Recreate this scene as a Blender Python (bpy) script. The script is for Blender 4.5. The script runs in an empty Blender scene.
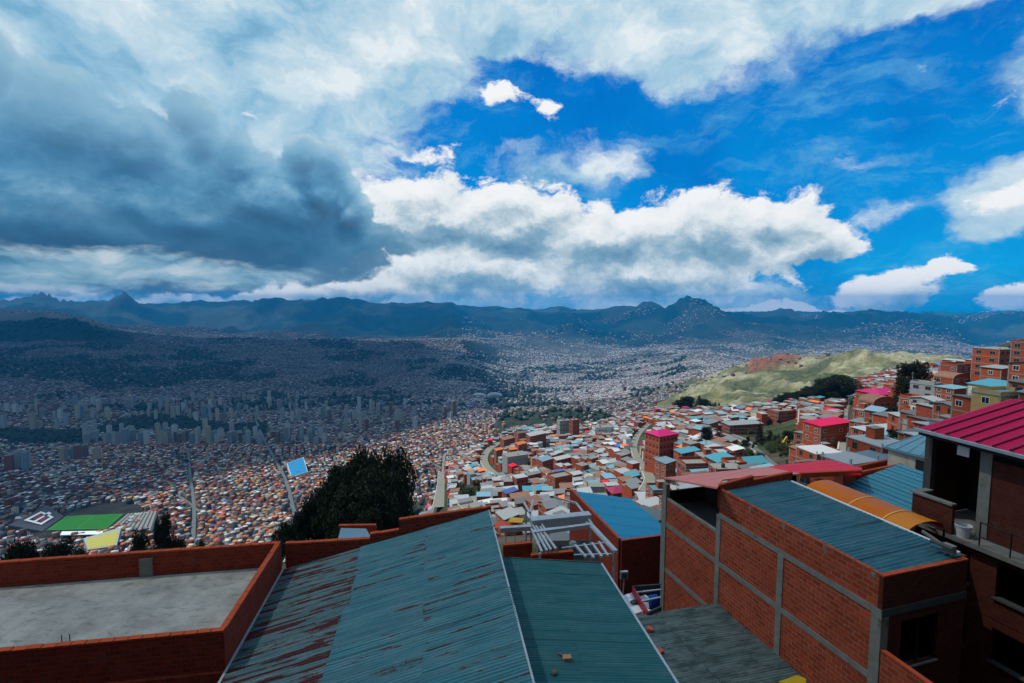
import bpy, bmesh, math, random
import numpy as np
from mathutils import Vector, Matrix
random.seed(7)
rng = np.random.default_rng(11)
SC = bpy.context.scene
COL = SC.collection
R = math.radians
FPX = 500.0
PITCH = math.atan(41 / 500)
CP, SP = math.cos(PITCH), math.sin(PITCH)

def ray(px, py):
    """world direction (per metre of forward distance Y) of a measured bearing"""
    xc = (px - 512) / FPX; yc = -(py - 341.5) / FPX
    fwd = CP + SP * yc; up = yc * CP - SP
    return xc / fwd, up / fwd
def at(px, py, D):
    a, b = ray(px, py); return Vector((a * D, D, b * D))
def atz(px, py, z):
    a, b = ray(px, py); D = z / b; return Vector((a * D, D, z))
def proj(x, y, z):
    f = CP * y - SP * z; u = SP * y + CP * z
    return 512 + FPX * x / f, 341.5 - FPX * u / f

# ------------------------------------------------------------------ camera
cam = bpy.data.cameras.new('camera'); camo = bpy.data.objects.new('camera', cam); COL.objects.link(camo)
cam.sensor_width = 36; cam.lens = 36 * FPX / 1024; cam.clip_start = 0.1; cam.clip_end = 80000
camo.location = (0, 0, 0); camo.rotation_euler = (math.pi / 2 - PITCH, 0, 0)
SC.camera = camo
SC.view_settings.view_transform = 'Standard'; SC.view_settings.look = 'None'
SC.view_settings.exposure = 0; SC.view_settings.gamma = 1; SC.view_settings.use_curve_mapping = False
SC.render.engine = 'CYCLES'
cy = SC.cycles
cy.use_denoising = True; cy.use_adaptive_sampling = True; cy.adaptive_threshold = .02
cy.max_bounces = 5; cy.diffuse_bounces = 2; cy.glossy_bounces = 2; cy.volume_bounces = 0; cy.transparent_max_bounces = 8
cy.caustics_reflective = False; cy.caustics_refractive = False
cy.sample_clamp_indirect = 4

# ------------------------------------------------------------------ node helper
class NT:
    def __init__(s, tree): s.t = tree; s.n = tree.nodes; s.l = tree.links
    def add(s, typ, **kw):
        nd = s.n.new(typ)
        for k, v in kw.items(): setattr(nd, k, v)
        return nd
    def put(s, sock, v):
        if hasattr(v, 'is_linked') or isinstance(v, bpy.types.NodeSocket): s.l.new(v, sock)
        elif v is not None: sock.default_value = v
    def math(s, op, a, b=None, c=None, clamp=False):
        nd = s.add('ShaderNodeMath', operation=op, use_clamp=clamp)
        for i, v in enumerate((a, b, c)):
            if v is not None: s.put(nd.inputs[i], v)
        return nd.outputs[0]
    def vmath(s, op, a, b=None, scale=None):
        nd = s.add('ShaderNodeVectorMath', operation=op)
        s.put(nd.inputs[0], a)
        if b is not None: s.put(nd.inputs[1], b)
        if scale is not None: s.put(nd.inputs['Scale'], scale)
        return nd.outputs['Value'] if op in ('LENGTH', 'DOT_PRODUCT') else nd.outputs[0]
    def noise(s, vec, scale, detail=4, rough=.5, dist=0, dim='3D', lac=2.0):
        nd = s.add('ShaderNodeTexNoise', noise_dimensions=dim)
        s.put(nd.inputs['Vector'], vec); nd.inputs['Scale'].default_value = scale
        nd.inputs['Detail'].default_value = detail; nd.inputs['Roughness'].default_value = rough
        nd.inputs['Distortion'].default_value = dist; nd.inputs['Lacunarity'].default_value = lac
        return nd.outputs['Fac'], nd.outputs['Color']
    def mapping(s, vec, loc=(0, 0, 0), rot=(0, 0, 0), scale=(1, 1, 1), typ='POINT'):
        nd = s.add('ShaderNodeMapping', vector_type=typ)
        s.put(nd.inputs['Vector'], vec); nd.inputs['Location'].default_value = loc
        nd.inputs['Rotation'].default_value = rot; nd.inputs['Scale'].default_value = scale
        return nd.outputs[0]
    def mix(s, fac, a, b, blend='MIX'):
        nd = s.add('ShaderNodeMix', data_type='RGBA', blend_type=blend, clamp_factor=True)
        s.put(nd.inputs[0], fac); s.put(nd.inputs[6], a); s.put(nd.inputs[7], b)
        return nd.outputs[2]
    def ramp(s, fac, stops, interp='LINEAR'):
        nd = s.add('ShaderNodeValToRGB'); nd.color_ramp.interpolation = interp
        e = nd.color_ramp.elements
        while len(e) < len(stops): e.new(.5)
        for el, (p, c) in zip(e, stops):
            el.position = p; el.color = c if len(c) == 4 else (*c, 1)
        s.put(nd.inputs[0], fac); return nd.outputs[0]
    def maprange(s, v, a, b, c=0., d=1., smooth=True):
        nd = s.add('ShaderNodeMapRange', interpolation_type='SMOOTHSTEP' if smooth else 'LINEAR')
        for i, x in enumerate((v, a, b, c, d)): s.put(nd.inputs[i], x)
        return nd.outputs[0]
def srgb(r, g, b):
    f = lambda c: (c / 255 / 12.92) if c / 255 <= .04045 else ((c / 255 + .055) / 1.055) ** 2.4
    return (f(r), f(g), f(b), 1)

# ------------------------------------------------------------------ sky
SUN_EL, SUN_AZ = R(58), R(-80)          # azimuth from +Y towards +X: the sun stands high on the left
def azel(px, py):
    a, b = ray(px, py); return math.atan(a), math.atan(b / math.hypot(1, a))
def build_world():
    w = bpy.data.worlds.new('World'); SC.world = w; w.use_nodes = True
    T = NT(w.node_tree); T.n.clear()
    STR = 0.12
    sky = T.add('ShaderNodeTexSky', sky_type='NISHITA', sun_disc=False, sun_elevation=SUN_EL, sun_rotation=SUN_AZ,
                altitude=4000, air_density=1.0, dust_density=.4, ozone_density=2.0)
    tc = T.add('ShaderNodeTexCoord'); sep = T.add('ShaderNodeSeparateXYZ'); T.l.new(tc.outputs['Generated'], sep.inputs[0])
    az = T.math('ARCTAN2', sep.outputs[0], sep.outputs[1]); el = T.math('ARCSINE', sep.outputs[2])
    cmb = T.add('ShaderNodeCombineXYZ'); T.l.new(az, cmb.inputs[0]); T.l.new(el, cmb.inputs[1])
    S = cmb.outputs[0]
    def C(r, g, b):
        c = srgb(r, g, b); return (c[0] / STR, c[1] / STR, c[2] / STR, 1)
    def warp(vec, k, amp, scy=1.3, detail=5, rough=.6):
        _, col = T.noise(T.mapping(vec, scale=(1, scy, 1)), k, detail, rough)
        return T.vmath('ADD', vec, T.vmath('SCALE', T.vmath('SUBTRACT', col, (.5, .5, .5)), scale=amp))
    def ellipses(vec, lst):
        out = None
        for e in lst:
            px, py, rx, ry = e[:4]; gain = e[4] if len(e) > 4 else 1; rot = R(e[5]) if len(e) > 5 else 0
            a, b = azel(px, py)
            a1, b1 = azel(px + rx, py); a2, b2 = azel(px, py - ry)
            sx = max(abs(a1 - a), 1e-3); sy = max(abs(b2 - b), 1e-3)
            m = T.mapping(vec, loc=(a, b, 0), rot=(0, 0, rot), scale=(sx, sy, 1), typ='TEXTURE')
            g = T.add('ShaderNodeTexGradient', gradient_type='SPHERICAL'); T.l.new(m, g.inputs[0])
            v = g.outputs['Fac']
            if gain != 1: v = T.math('MULTIPLY', v, gain)
            out = v if out is None else T.math('MAXIMUM', out, v)
        return out
    # clear sky: saturated high-altitude blue, more cyan towards the horizon
    base = T.mix(1.0, sky.outputs[0], (.08, .85, 1.5, 1), 'MULTIPLY')
    grad = T.ramp(T.maprange(el, -.02, .55, 0, 1, False), [(0, C(4, 112, 176)), (.12, C(4, 154, 212)), (.35, C(0, 142, 216)), (.7, C(0, 124, 210)), (1, C(0, 116, 198))])
    colr = T.mix(.85, base, grad)
    # thin high wisps over the open blue
    fw, _ = T.noise(T.mapping(warp(S, 6, .12), rot=(0, 0, .35), scale=(1, 3.4, 1), loc=(2, 9, 1)), 5.5, 8, .66)
    colr = T.mix(T.maprange(fw, .50, .76, 0, .48), colr, C(120, 196, 226))
    fd, _ = T.noise(S, 3.2, 5, .6)
    colr = T.mix(T.maprange(fd, .42, .66, 0, .5), colr, C(0, 96, 190))
    # --- veil of high cloud
    Sv = warp(S, 5.0, .16)
    veil_m = ellipses(Sv, [(40, 40, 420, 330, 1.5), (230, -10, 330, 260, 1.55), (160, 210, 300, 200, 1.3), (470, -10, 180, 96, 1.4), (690, -30, 300, 172, 1.6, -8), (890, -40, 190, 110, 1.2, -12),
                           (60, 290, 480, 70, 1.3), (330, 285, 240, 60, 1.1), (640, 298, 300, 34, .8), (1100, 60, 200, 140, .7),
                           (570, 165, 120, 50, .5), (1010, 200, 100, 46, .95, 10), (850, 170, 80, 30, .35), (900, 215, 70, 30, .4)])
    veil_m = T.math('MAXIMUM', veil_m, T.math('MAXIMUM', T.maprange(T.math('ABSOLUTE', az), R(62), R(85), 0, .42), T.maprange(el, R(40), R(58), 0, .38)))
    fv, _ = T.noise(T.mapping(Sv, scale=(1, 1.9, 1)), 7, 8, .62)
    dv = T.math('ADD', T.math('MULTIPLY', veil_m, 1.0), T.math('MULTIPLY', T.math('SUBTRACT', fv, .5), 1.15))
    av = T.maprange(dv, .12, .50)
    f2, _ = T.noise(T.mapping(warp(S, 3, .25), scale=(1, 1.7, 1), loc=(3, 1, 0)), 5.5, 7, .58)
    vc = T.ramp(f2, [(.30, C(108, 166, 202)), (.41, C(150, 194, 220)), (.52, C(188, 215, 230)), (.63, C(228, 238, 243))])
    colr = T.mix(av, colr, vc)
    # --- puffy layers: light from the top left, grey bases (density compared with a point nearer the light)
    def puffy(lst, k, amp, off, lo, hi, stops, kshade, seed, wk=9, wa=.07, scy=1.5, edge=.16, base_el=None):
        def dens(vec):
            vw = warp(vec, wk, wa)
            m = ellipses(vw, lst)
            f, _ = T.noise(T.mapping(vw, scale=(1, scy, 1), loc=(seed, seed * .7, seed)), k, 9, .6)
            return T.math('ADD', m, T.math('MULTIPLY', T.math('SUBTRACT', f, .5), amp))
        d0 = dens(S); d1 = dens(T.vmath('ADD', S, off))
        sh = T.math('MULTIPLY_ADD', T.math('SUBTRACT', d0, d1), kshade, .5)
        thick = T.maprange(d0, lo, lo + .7, .22, -.22, False)
        sh = T.math('ADD', sh, thick, clamp=True)
        return T.maprange(d0, lo, lo + edge), T.ramp(sh, stops)
    off = (-.012, .026, 0)
    bank = [(430, 215, 120, 60, .95), (505, 228, 130, 66, 1.0), (600, 245, 180, 60, 1.0), (700, 240, 130, 66, .98), (770, 225, 100, 50, .95), (800, 240, 90, 46, .85),
            (640, 272, 260, 40, .9), (470, 270, 170, 46, .95), (370, 285, 90, 34, .9), (550, 185, 42, 16, .5), (548, 108, 26, 26, .55), (500, 96, 34, 18, .5),
            (298, 290, 48, 22, 1.0), (160, 294, 40, 26, 1.0), (20, 290, 70, 34, .7), (100, 282, 60, 26, .6), (230, 286, 70, 24, .65),
            (895, 292, 84, 38, .72, 16), (950, 264, 40, 24, .62), (1010, 300, 60, 22, .85), (860, 300, 60, 22, .7), (985, 322, 30, 8, .6), (1005, 195, 60, 24, .55, 8),
            (760, 312, 170, 9, .8), (640, 300, 90, 14, .6), (430, 150, 60, 24, .35), (1250, 240, 160, 70, .9), (-160, 260, 160, 80, .9), (1500, 260, 200, 60, .9), (-500, 240, 200, 90, .9)]
    a, c = puffy(bank, 14, 1.15, off, .20, .5,
                 [(0, C(92, 138, 170)), (.28, C(138, 174, 196)), (.46, C(190, 208, 218)), (.62, C(226, 234, 238)), (.85, C(246, 247, 248))], 1.05, 1.7)
    colr = T.mix(a, colr, c)
    # --- the dark cloud mass on the left
    dark = [(40, 225, 420, 92, 2.2), (190, 218, 240, 74, 2.0), (262, 205, 130, 66, 1.9), (318, 190, 56, 62, 1.6), (306, 160, 34, 40, 1.2), (352, 214, 36, 44, 1.6), (342, 200, 30, 44, 1.3), (186, 112, 46, 50, .85), (204, 138, 50, 44, 1.0), (130, 150, 120, 74, 1.2), (60, 130, 140, 90, 1.1), (240, 165, 60, 60, 1.1),
            (395, 250, 40, 16, .7), (-150, 190, 200, 120, 1.8), (-5, 60, 40, 60, .9), (20, 120, 60, 60, .8)]
    a, c = puffy(dark, 13, 1.0, (.006, .022, 0), .30, .5,
                 [(0, C(34, 86, 124)), (.30, C(54, 114, 156)), (.5, C(84, 144, 182)), (.70, C(126, 176, 206)), (.9, C(172, 204, 220)), (1, C(200, 220, 230))], .66, 5.1, wk=9, wa=.06, edge=.16)
    e1, e0 = azel(60, 252)[1], azel(60, 150)[1]
    c = T.mix(T.maprange(el, e0, e1, 0, .55), c, C(40, 84, 116)); c = T.mix(T.maprange(el, azel(60, 170)[1], azel(60, 60)[1], 0, .55), c, C(150, 188, 210))
    colr = T.mix(T.math('MULTIPLY', a, .96), colr, c)
    # low dim stratus under the dark mass, thinning to the right
    f5, _ = T.noise(T.mapping(warp(S, 4, .1), scale=(1, 3.2, 1), loc=(8, 2, 4)), 8, 7, .6)
    low = ellipses(warp(S, 6, .06), [(60, 268, 420, 34, 1.2), (250, 272, 200, 26, .8)])
    colr = T.mix(T.maprange(T.math('ADD', low, T.math('MULTIPLY', T.math('SUBTRACT', f5, .5), 1.1)), .35, .8, 0, .75), colr, T.ramp(f5, [(.32, C(96, 154, 184)), (.5, C(158, 198, 216)), (.66, C(222, 235, 241))]))
    # ground half of the sphere stays a dull grey-blue
    colr = T.mix(T.maprange(el, -.12, -.03), C(40, 70, 90), colr)
    bg = T.add('ShaderNodeBackground'); bg.inputs[1].default_value = STR; T.l.new(colr, bg.inputs[0])
    out = T.add('ShaderNodeOutputWorld'); T.l.new(bg.outputs[0], out.inputs[0])
    w.cycles.sampling_method = 'MANUAL'; w.cycles.sample_map_resolution = 512
build_world()
sl = bpy.data.lights.new('sun', 'SUN'); sl.energy = 4.2; sl.angle = R(.53); sl.color = (1, .95, .86)
so = bpy.data.objects.new('sun', sl); COL.objects.link(so)
sd = Vector((math.sin(SUN_AZ) * math.cos(SUN_EL), math.cos(SUN_AZ) * math.cos(SUN_EL), math.sin(SUN_EL)))
so.rotation_euler = sd.to_track_quat('Z', 'Y').to_euler(); so.location = sd * 60
# ------------------------------------------------------------------ materials
MATS = {}
def new_mat(name):
    m = bpy.data.materials.new(name); m.use_nodes = True
    T = NT(m.node_tree); b = T.n['Principled BSDF']
    b.inputs['Specular IOR Level'].default_value = .25
    MATS[name] = m
    return m, T, b
def bump(T, b, h, dist=.01, strength=1):
    nd = T.add('ShaderNodeBump'); nd.inputs['Distance'].default_value = dist; nd.inputs['Strength'].default_value = strength
    T.put(nd.inputs['Height'], h); T.l.new(nd.outputs[0], b.inputs['Normal'])
def uvn(T):
    return T.add('ShaderNodeTexCoord').outputs['UV']
def objn(T):
    return T.add('ShaderNodeTexCoord').outputs['Object']
def lin(c, k=1): return (c[0] * k, c[1] * k, c[2] * k, 1)
def plain(name, c, rough=.8, var=.25, scale=2.0, metal=0, stain=0, stain_c=(.05, .04, .03), rnd=0):
    """matt surface with cloudy variation and optional stains, in object space"""
    m, T, b = new_mat(name)
    v = objn(T)
    if rnd:
        oi = T.add('ShaderNodeObjectInfo'); v = T.vmath('ADD', v, T.vmath('SCALE', (31., 17., 11.), scale=oi.outputs['Random']))
    f, _ = T.noise(v, scale, 6, .62)
    col = T.mix(f, lin(c, 1 - var), lin(c, 1 + var))
    if stain:
        f2, _ = T.noise(T.mapping(v, loc=(5, 3, 1)), scale * .7, 7, .7)
        col = T.mix(T.math('MULTIPLY', T.maprange(f2, .55, .68), stain), col, (*stain_c, 1))
    if rnd:
        col = T.mix(T.math('MULTIPLY', oi.outputs['Random'], rnd), col, lin(c, .55))
    T.l.new(col, b.inputs['Base Color']); b.inputs['Roughness'].default_value = rough; b.inputs['Metallic'].default_value = metal
    return m
def brick(name, c1, c2, mortar, bw=.25, bh=.15, ms=.014, dirt=.35, bumpd=.006, plaster=0):
    m, T, b = new_mat(name)
    uv = uvn(T)
    wob, wc = T.noise(uv, 1.3, 3)
    uvw = T.vmath('ADD', uv, T.vmath('SCALE', T.vmath('SUBTRACT', wc, (.5, .5, .5)), scale=.045))
    bt = T.add('ShaderNodeTexBrick'); T.l.new(uvw, bt.inputs['Vector'])
    bt.inputs['Scale'].default_value = 1; bt.inputs['Brick Width'].default_value = bw; bt.inputs['Row Height'].default_value = bh
    bt.inputs['Mortar Size'].default_value = ms; bt.inputs['Mortar Smooth'].default_value = .3; bt.inputs['Bias'].default_value = 0
    bt.inputs['Color1'].default_value = lin(c1); bt.inputs['Color2'].default_value = lin(c2); bt.inputs['Mortar'].default_value = lin(mortar)
    n1, _ = T.noise(uv, .8, 6, .65); n2, _ = T.noise(uv, 9, 5, .6)
    col = T.mix(T.maprange(n1, .3, .75, 0, dirt), bt.outputs['Color'], lin([x * .42 for x in c1]))
    col = T.mix(T.maprange(n2, .35, .8, 0, .35), col, lin([min(1, x * 1.35) for x in c2]))
    if plaster:
        n3, _ = T.noise(T.mapping(uv, scale=(1, 1.6, 1), loc=(4, 2, 0)), 1.1, 6, .7)
        col = T.mix(T.math('MULTIPLY', T.maprange(n3, .62, .7), plaster), col, (.30, .28, .24, 1))
    T.l.new(col, b.inputs['Base Color']); b.inputs['Roughness'].default_value = .92; b.inputs['Specular IOR Level'].default_value = .12
    h = T.math('SUBTRACT', T.math('MULTIPLY', n2, .35), bt.outputs['Fac'])
    bump(T, b, h, bumpd)
    return m
def tin(name, c, c2, rust=(.075, .022, .016), amount=.5, rough=.5, stretch=(.35, 5.5), thr=.56, dark=None, metal=.0, dust=.0):
    """painted or bare corrugated sheet: UV u runs along the ribs, v across them"""
    m, T, b = new_mat(name)
    uv = uvn(T)
    n1, _ = T.noise(T.mapping(uv, scale=(stretch[0], stretch[1], 1)), 1.0, 7, .62)
    n2, _ = T.noise(T.mapping(uv, scale=(.8, 2.2, 1), loc=(3, 7, 0)), 1.1, 7, .7)
    n3, _ = T.noise(T.mapping(uv, scale=(.25, 12, 1), loc=(1, 2, 0)), 1.0, 4, .6)
    n4, _ = T.noise(uv, 14, 4, .7)
    col = T.mix(T.maprange(n3, .3, .7), lin(c), lin(c2))
    rnd = T.add('ShaderNodeObjectInfo').outputs['Random']
    if name.startswith('roof_'): col = T.mix(T.maprange(rnd, 0, 1, 0, .75, False), col, T.mix(.5, lin(c, .45), (.10, .075, .06, 1)))
    if dust: col = T.mix(T.maprange(n2, .35, .7, 0, dust), col, (.30, .36, .36, 1))
    if dark: col = T.mix(T.maprange(n2, .42, .62, 0, .8), col, lin(dark))
    r = T.math('ADD', T.math('MULTIPLY', n1, .62), T.math('MULTIPLY', n2, .38))
    r = T.math('MULTIPLY_ADD', T.math('SUBTRACT', n4, .5), .10, r)
    rm = T.math('MULTIPLY', T.maprange(r, thr, thr + .05), amount)
    rc = T.mix(n4, lin(rust, .6), lin(rust, 1.5))
    col = T.mix(rm, col, rc)
    T.l.new(col, b.inputs['Base Color'])
    T.l.new(T.math('MULTIPLY_ADD', rm, .3, rough + .12), b.inputs['Roughness'])
    b.inputs['Metallic'].default_value = metal; b.inputs['Specular IOR Level'].default_value = .16
    bump(T, b, n4, .002)
    return m
BR = (.30, .056, .024); BR2 = (.20, .034, .016); MO = (.17, .13, .105)
M_brick = brick('brick_orange', (.47, .085, .036), (.27, .044, .020), (.30, .20, .14), bw=.40, bh=.195, ms=.018, dirt=.6, plaster=.6)
M_brick_deep = brick('brick_deep_red', (.36, .046, .021), (.21, .026, .014), (.19, .09, .065), bw=.25, bh=.14, plaster=.12)
M_cap = brick('brick_coping', (.50, .085, .032), (.40, .065, .025), (.24, .07, .04), bw=.34, bh=2.0, ms=.012, dirt=.25)
M_conc = plain('concrete', (.20, .205, .185), .9, .45, 2.6, stain=.75, stain_c=(.075, .07, .055))
M_conc_dark = plain('concrete_dark', (.07, .072, .07), .9, .35, 2.0, stain=.4)  # darker grey version of the concrete
M_brick_shade = brick('brick_shaded', (.125, .030, .018), (.08, .019, .012), (.07, .05, .042), plaster=.15)  # brick with the shade of the dark fronts put into its colour
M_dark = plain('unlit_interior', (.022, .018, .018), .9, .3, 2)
M_soil = plain('rubble_soil', (.12, .095, .075), .95, .35, .8)
M_steel = plain('galvanised_steel', (.42, .46, .48), .45, .3, 3, metal=.35, stain=.3, stain_c=(.15, .13, .11))
M_iron = plain('black_iron', (.02, .02, .022), .5, .3, 4, metal=.3)
M_white = plain('white_paint', (.72, .74, .75), .5, .12, 2.5, stain=.15, stain_c=(.4, .4, .4))
M_glass = plain('dark_window', (.018, .022, .028), .12, .2, 1.5)
M_redpaint = plain('red_paint', (.32, .02, .03), .5, .25, 3)
M_yellow = plain('yellow_plastic', (.55, .40, .02), .5, .2, 3)
M_rust = plain('rusty_rebar', (.09, .035, .02), .8, .4, 8)
def deck_mat():
    m, T, b = new_mat('rough_screed'); v = objn(T)
    f, _ = T.noise(v, .7, 8, .68); f2, _ = T.noise(T.mapping(v, rot=(0, 0, .6), scale=(1, 2.6, 1)), 1.7, 8, .7, .6); f3, _ = T.noise(v, 14, 4, .7)
    col = T.mix(T.maprange(f, .3, .7), (.26, .255, .225, 1), (.44, .435, .385, 1))
    col = T.mix(T.maprange(f2, .47, .36, 0, .5), col, (.115, .115, .10, 1))
    col = T.mix(T.maprange(f3, .6, .8, 0, .4), col, (.20, .19, .17, 1))
    T.l.new(col, b.inputs['Base Color']); b.inputs['Roughness'].default_value = .95; b.inputs['Specular IOR Level'].default_value = .1
    bump(T, b, T.math('ADD', f2, T.math('MULTIPLY', f3, .3)), .05, 1)
    return m
M_deck = deck_mat()
M_tin_teal = tin('tin_teal_rusty', (.022, .125, .165), (.055, .215, .262), amount=.9, thr=.552, dust=.22)
M_tin_old = tin('tin_teal_old', (.035, .115, .135), (.085, .175, .19), rust=(.07, .014, .016), amount=.95, thr=.49, dust=.35)
M_tin_green = tin('tin_sea_green', (.012, .098, .112), (.026, .14, .155), amount=.6, thr=.64, dust=.10)
M_tin_grey = tin('tin_grey_green', (.085, .135, .140), (.15, .20, .20), rust=(.07, .035, .025), amount=.8, thr=.60, dark=(.035, .058, .062))
M_tin_blue = tin('tin_bright_blue', (.003, .20, .34), (.006, .25, .40), amount=.4, thr=.68, dust=.06, rough=.42)
M_tin_deepblue = tin('tin_deep_blue', (.008, .070, .098), (.018, .112, .145), rust=(.05, .10, .115), amount=.7, thr=.54, dust=.16, rough=.4, stretch=(.5, 2.5))
M_tin_pale = tin('tin_pale_teal', (.10, .24, .29), (.14, .30, .35), amount=.3, thr=.66, dust=.3)
M_tin_mid = tin('tin_mid_teal', (.030, .19, .26), (.05, .25, .32), rust=(.06, .07, .07), amount=.4, thr=.66, dust=.15)
M_tin_magenta = tin('tin_magenta', (.46, .004, .055), (.54, .008, .075), rust=(.18, .01, .04), amount=.3, thr=.62, rough=.5)
M_tin_crimson = tin('tin_crimson', (.72, .006, .03), (.80, .012, .045), rust=(.25, .01, .02), amount=.3, thr=.66, rough=.45)
M_tin_terra = tin('tin_terracotta', (.62, .19, .16), (.70, .24, .20), rust=(.42, .12, .09), amount=.4, thr=.6, rough=.6)

# ------------------------------------------------------------------ mesh builder
class MB:
    def __init__(s): s.v = []; s.f = []; s.uv = []; s.mi = []; s.m = 0
    def quad(s, pts, uv=None):
        i = len(s.v); s.v.extend([tuple(p) for p in pts]); s.f.append(tuple(range(i, i + len(pts))))
        if uv is None:
            P = [Vector(p) for p in pts]; n = Vector((0, 0, 0))
            for a in range(len(P)):
                q, r = P[a], P[(a + 1) % len(P)]
                n += Vector(((q.y - r.y) * (q.z + r.z), (q.z - r.z) * (q.x + r.x), (q.x - r.x) * (q.y + r.y)))
            if n.length < 1e-12: n = Vector((0, 0, 1))
            n.normalize()
            if abs(n.z) > .75: uv = [(p.x, p.y) for p in P]
            else:
                t = Vector((-n.y, n.x, 0)).normalized(); uv = [(p.dot(t), p.z) for p in P]
        s.uv.append(uv); s.mi.append(s.m)
    def hexa(s, b, t):
        """closed body from four bottom and four top corners (both counter-clockwise seen from above)"""
        s.quad([b[3], b[2], b[1], b[0]]); s.quad(t)
        for k in range(4): s.quad([b[k], b[(k + 1) % 4], t[(k + 1) % 4], t[k]])
    def box(s, o, x, y, z):
        """o corner, x y z edge vectors (right-handed)"""
        o, x, y, z = map(Vector, (o, x, y, z)); b = [o, o + x, o + x + y, o + y]; s.hexa(b, [p + z for p in b])
    def cbox(s, c, sx, sy, sz, rot=0):
        cx, sy_ = Vector((math.cos(rot), math.sin(rot), 0)), Vector((-math.sin(rot), math.cos(rot), 0))
        s.box(Vector(c) - cx * sx / 2 - sy_ * sy / 2, cx * sx, sy_ * sy, (0, 0, sz))
    def slab(s, q, th, up=None):
        """sheet with thickness below quad q (counter-clockwise from above)"""
        q = [Vector(p) for p in q]; n = Vector(up) if up else (q[1] - q[0]).cross(q[3] - q[0]).normalized()
        s.hexa([p - n * th for p in q], q)
    def tube(s, a, b, r, n=8, r2=None):
        a, b = Vector(a), Vector(b); d = (b - a).normalized(); r2 = r if r2 is None else r2
        x = d.cross(Vector((0, 0, 1)) if abs(d.z) < .9 else Vector((1, 0, 0))).normalized(); y = d.cross(x)
        A = [a + (x * math.cos(2 * math.pi * k / n) + y * math.sin(2 * math.pi * k / n)) * r for k in range(n)]
        B = [b + (x * math.cos(2 * math.pi * k / n) + y * math.sin(2 * math.pi * k / n)) * r2 for k in range(n)]
        for k in range(n): s.quad([A[(k + 1) % n], A[k], B[k], B[(k + 1) % n]])
        s.quad(A); s.quad(B[::-1])
    def bar(s, a, b, w, h):
        """rectangular bar from a to b, w across, h high"""
        a, b = Vector(a), Vector(b); d = (b - a); sd_ = d.cross(Vector((0, 0, 1))).normalized() * w; up = sd_.cross(d).normalized() * h
        o = a - sd_ / 2 - up / 2; s.box(o, sd_, d, up)
    def wavy(s, o, a, w, pitch=.09, amp=.016, na=3, sheet=.8, jit=.006, th=.0, seed=1, prof='sin', jend=.0):
        """corrugated sheet: o corner, a along the ribs, w across them"""
        rr = random.Random(seed)
        o, a, w = Vector(o), Vector(a), Vector(w); n = a.cross(w).normalized()
        if n.z < 0: n = -n
        L = w.length; wd = w / L; al = a.length; ad = a / al
        ns = max(1, int(round(L / sheet)))
        for k in range(ns):
            w0, w1 = L * k / ns, L * (k + 1) / ns + .04 * (k < ns - 1)
            m = max(4, int((w1 - w0) / pitch * 4)); z0 = rr.uniform(-jit, jit); z1 = rr.uniform(-jit, jit) ; e0 = rr.uniform(-jend, jend); e1 = rr.uniform(-jend, jend)
            lift = .004 * (k % 2)
            rows = []
            for i in range(na + 1):
                ti = i / na; row = []
                for j in range(m + 1):
                    ww = w0 + (w1 - w0) * j / m; ph = ww / pitch
                    if prof == 'sin': z = amp * math.sin(2 * math.pi * ph)
                    else:
                        fr = ph % 1; z = amp if fr < .16 else 0.0
                    sag = -.012 * math.sin(math.pi * ti) * math.sin(k * 1.7)
                    row.append(o + ad * (al * ti + (e0 if i == 0 else e1 if i == na else 0)) + wd * ww + n * (z + z0 + (z1 - z0) * ti + lift + sag))
                rows.append(row)
            for i in range(na):
                for j in range(m):
                    u0, u1 = al * i / na, al * (i + 1) / na; v0 = w0 + (w1 - w0) * j / m; v1 = w0 + (w1 - w0) * (j + 1) / m
                    ku = k * 1.37
                    q = [rows[i][j], rows[i + 1][j], rows[i + 1][j + 1], rows[i][j + 1]]; uvq = [(u0 + ku, v0), (u1 + ku, v0), (u1 + ku, v1), (u0 + ku, v1)]
                    if (q[1] - q[0]).cross(q[3] - q[0]).dot(n) < 0: q = q[::-1]; uvq = uvq[::-1]
                    s.quad(q, uvq)
    def build(s, name, mat, parent=None, smooth=False):
        me = bpy.data.meshes.new(name); me.from_pydata(s.v, [], s.f)
        for m_ in (mat if isinstance(mat, (list, tuple)) else [mat]): me.materials.append(m_)
        if any(s.mi): me.polygons.foreach_set('material_index', s.mi)
        ul = me.uv_layers.new(name='uv'); flat = [c for f in s.uv for p in f for c in p]
        ul.data.foreach_set('uv', flat)
        if smooth: me.polygons.foreach_set('use_smooth', [True] * len(me.polygons))
        me.update(); o = bpy.data.objects.new(name, me); COL.objects.link(o)
        if parent is not None:
            o.parent = parent; o.matrix_parent_inverse = Matrix.Translation(parent.location).inverted() if parent.type == 'EMPTY' and parent.rotation_euler.z == 0 else Matrix()
        return o
def tag(o, label, cat, group=None, kind=None):
    if label: o['label'] = label
    if cat: o['category'] = cat
    if group: o['group'] = group
    if kind: o['kind'] = kind
    return o
def thing(name, loc, label, cat, group=None):
    o = bpy.data.objects.new(name, None); COL.objects.link(o); o.location = Vector(loc); o.empty_display_size = .3
    return tag(o, label, cat, group)
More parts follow.
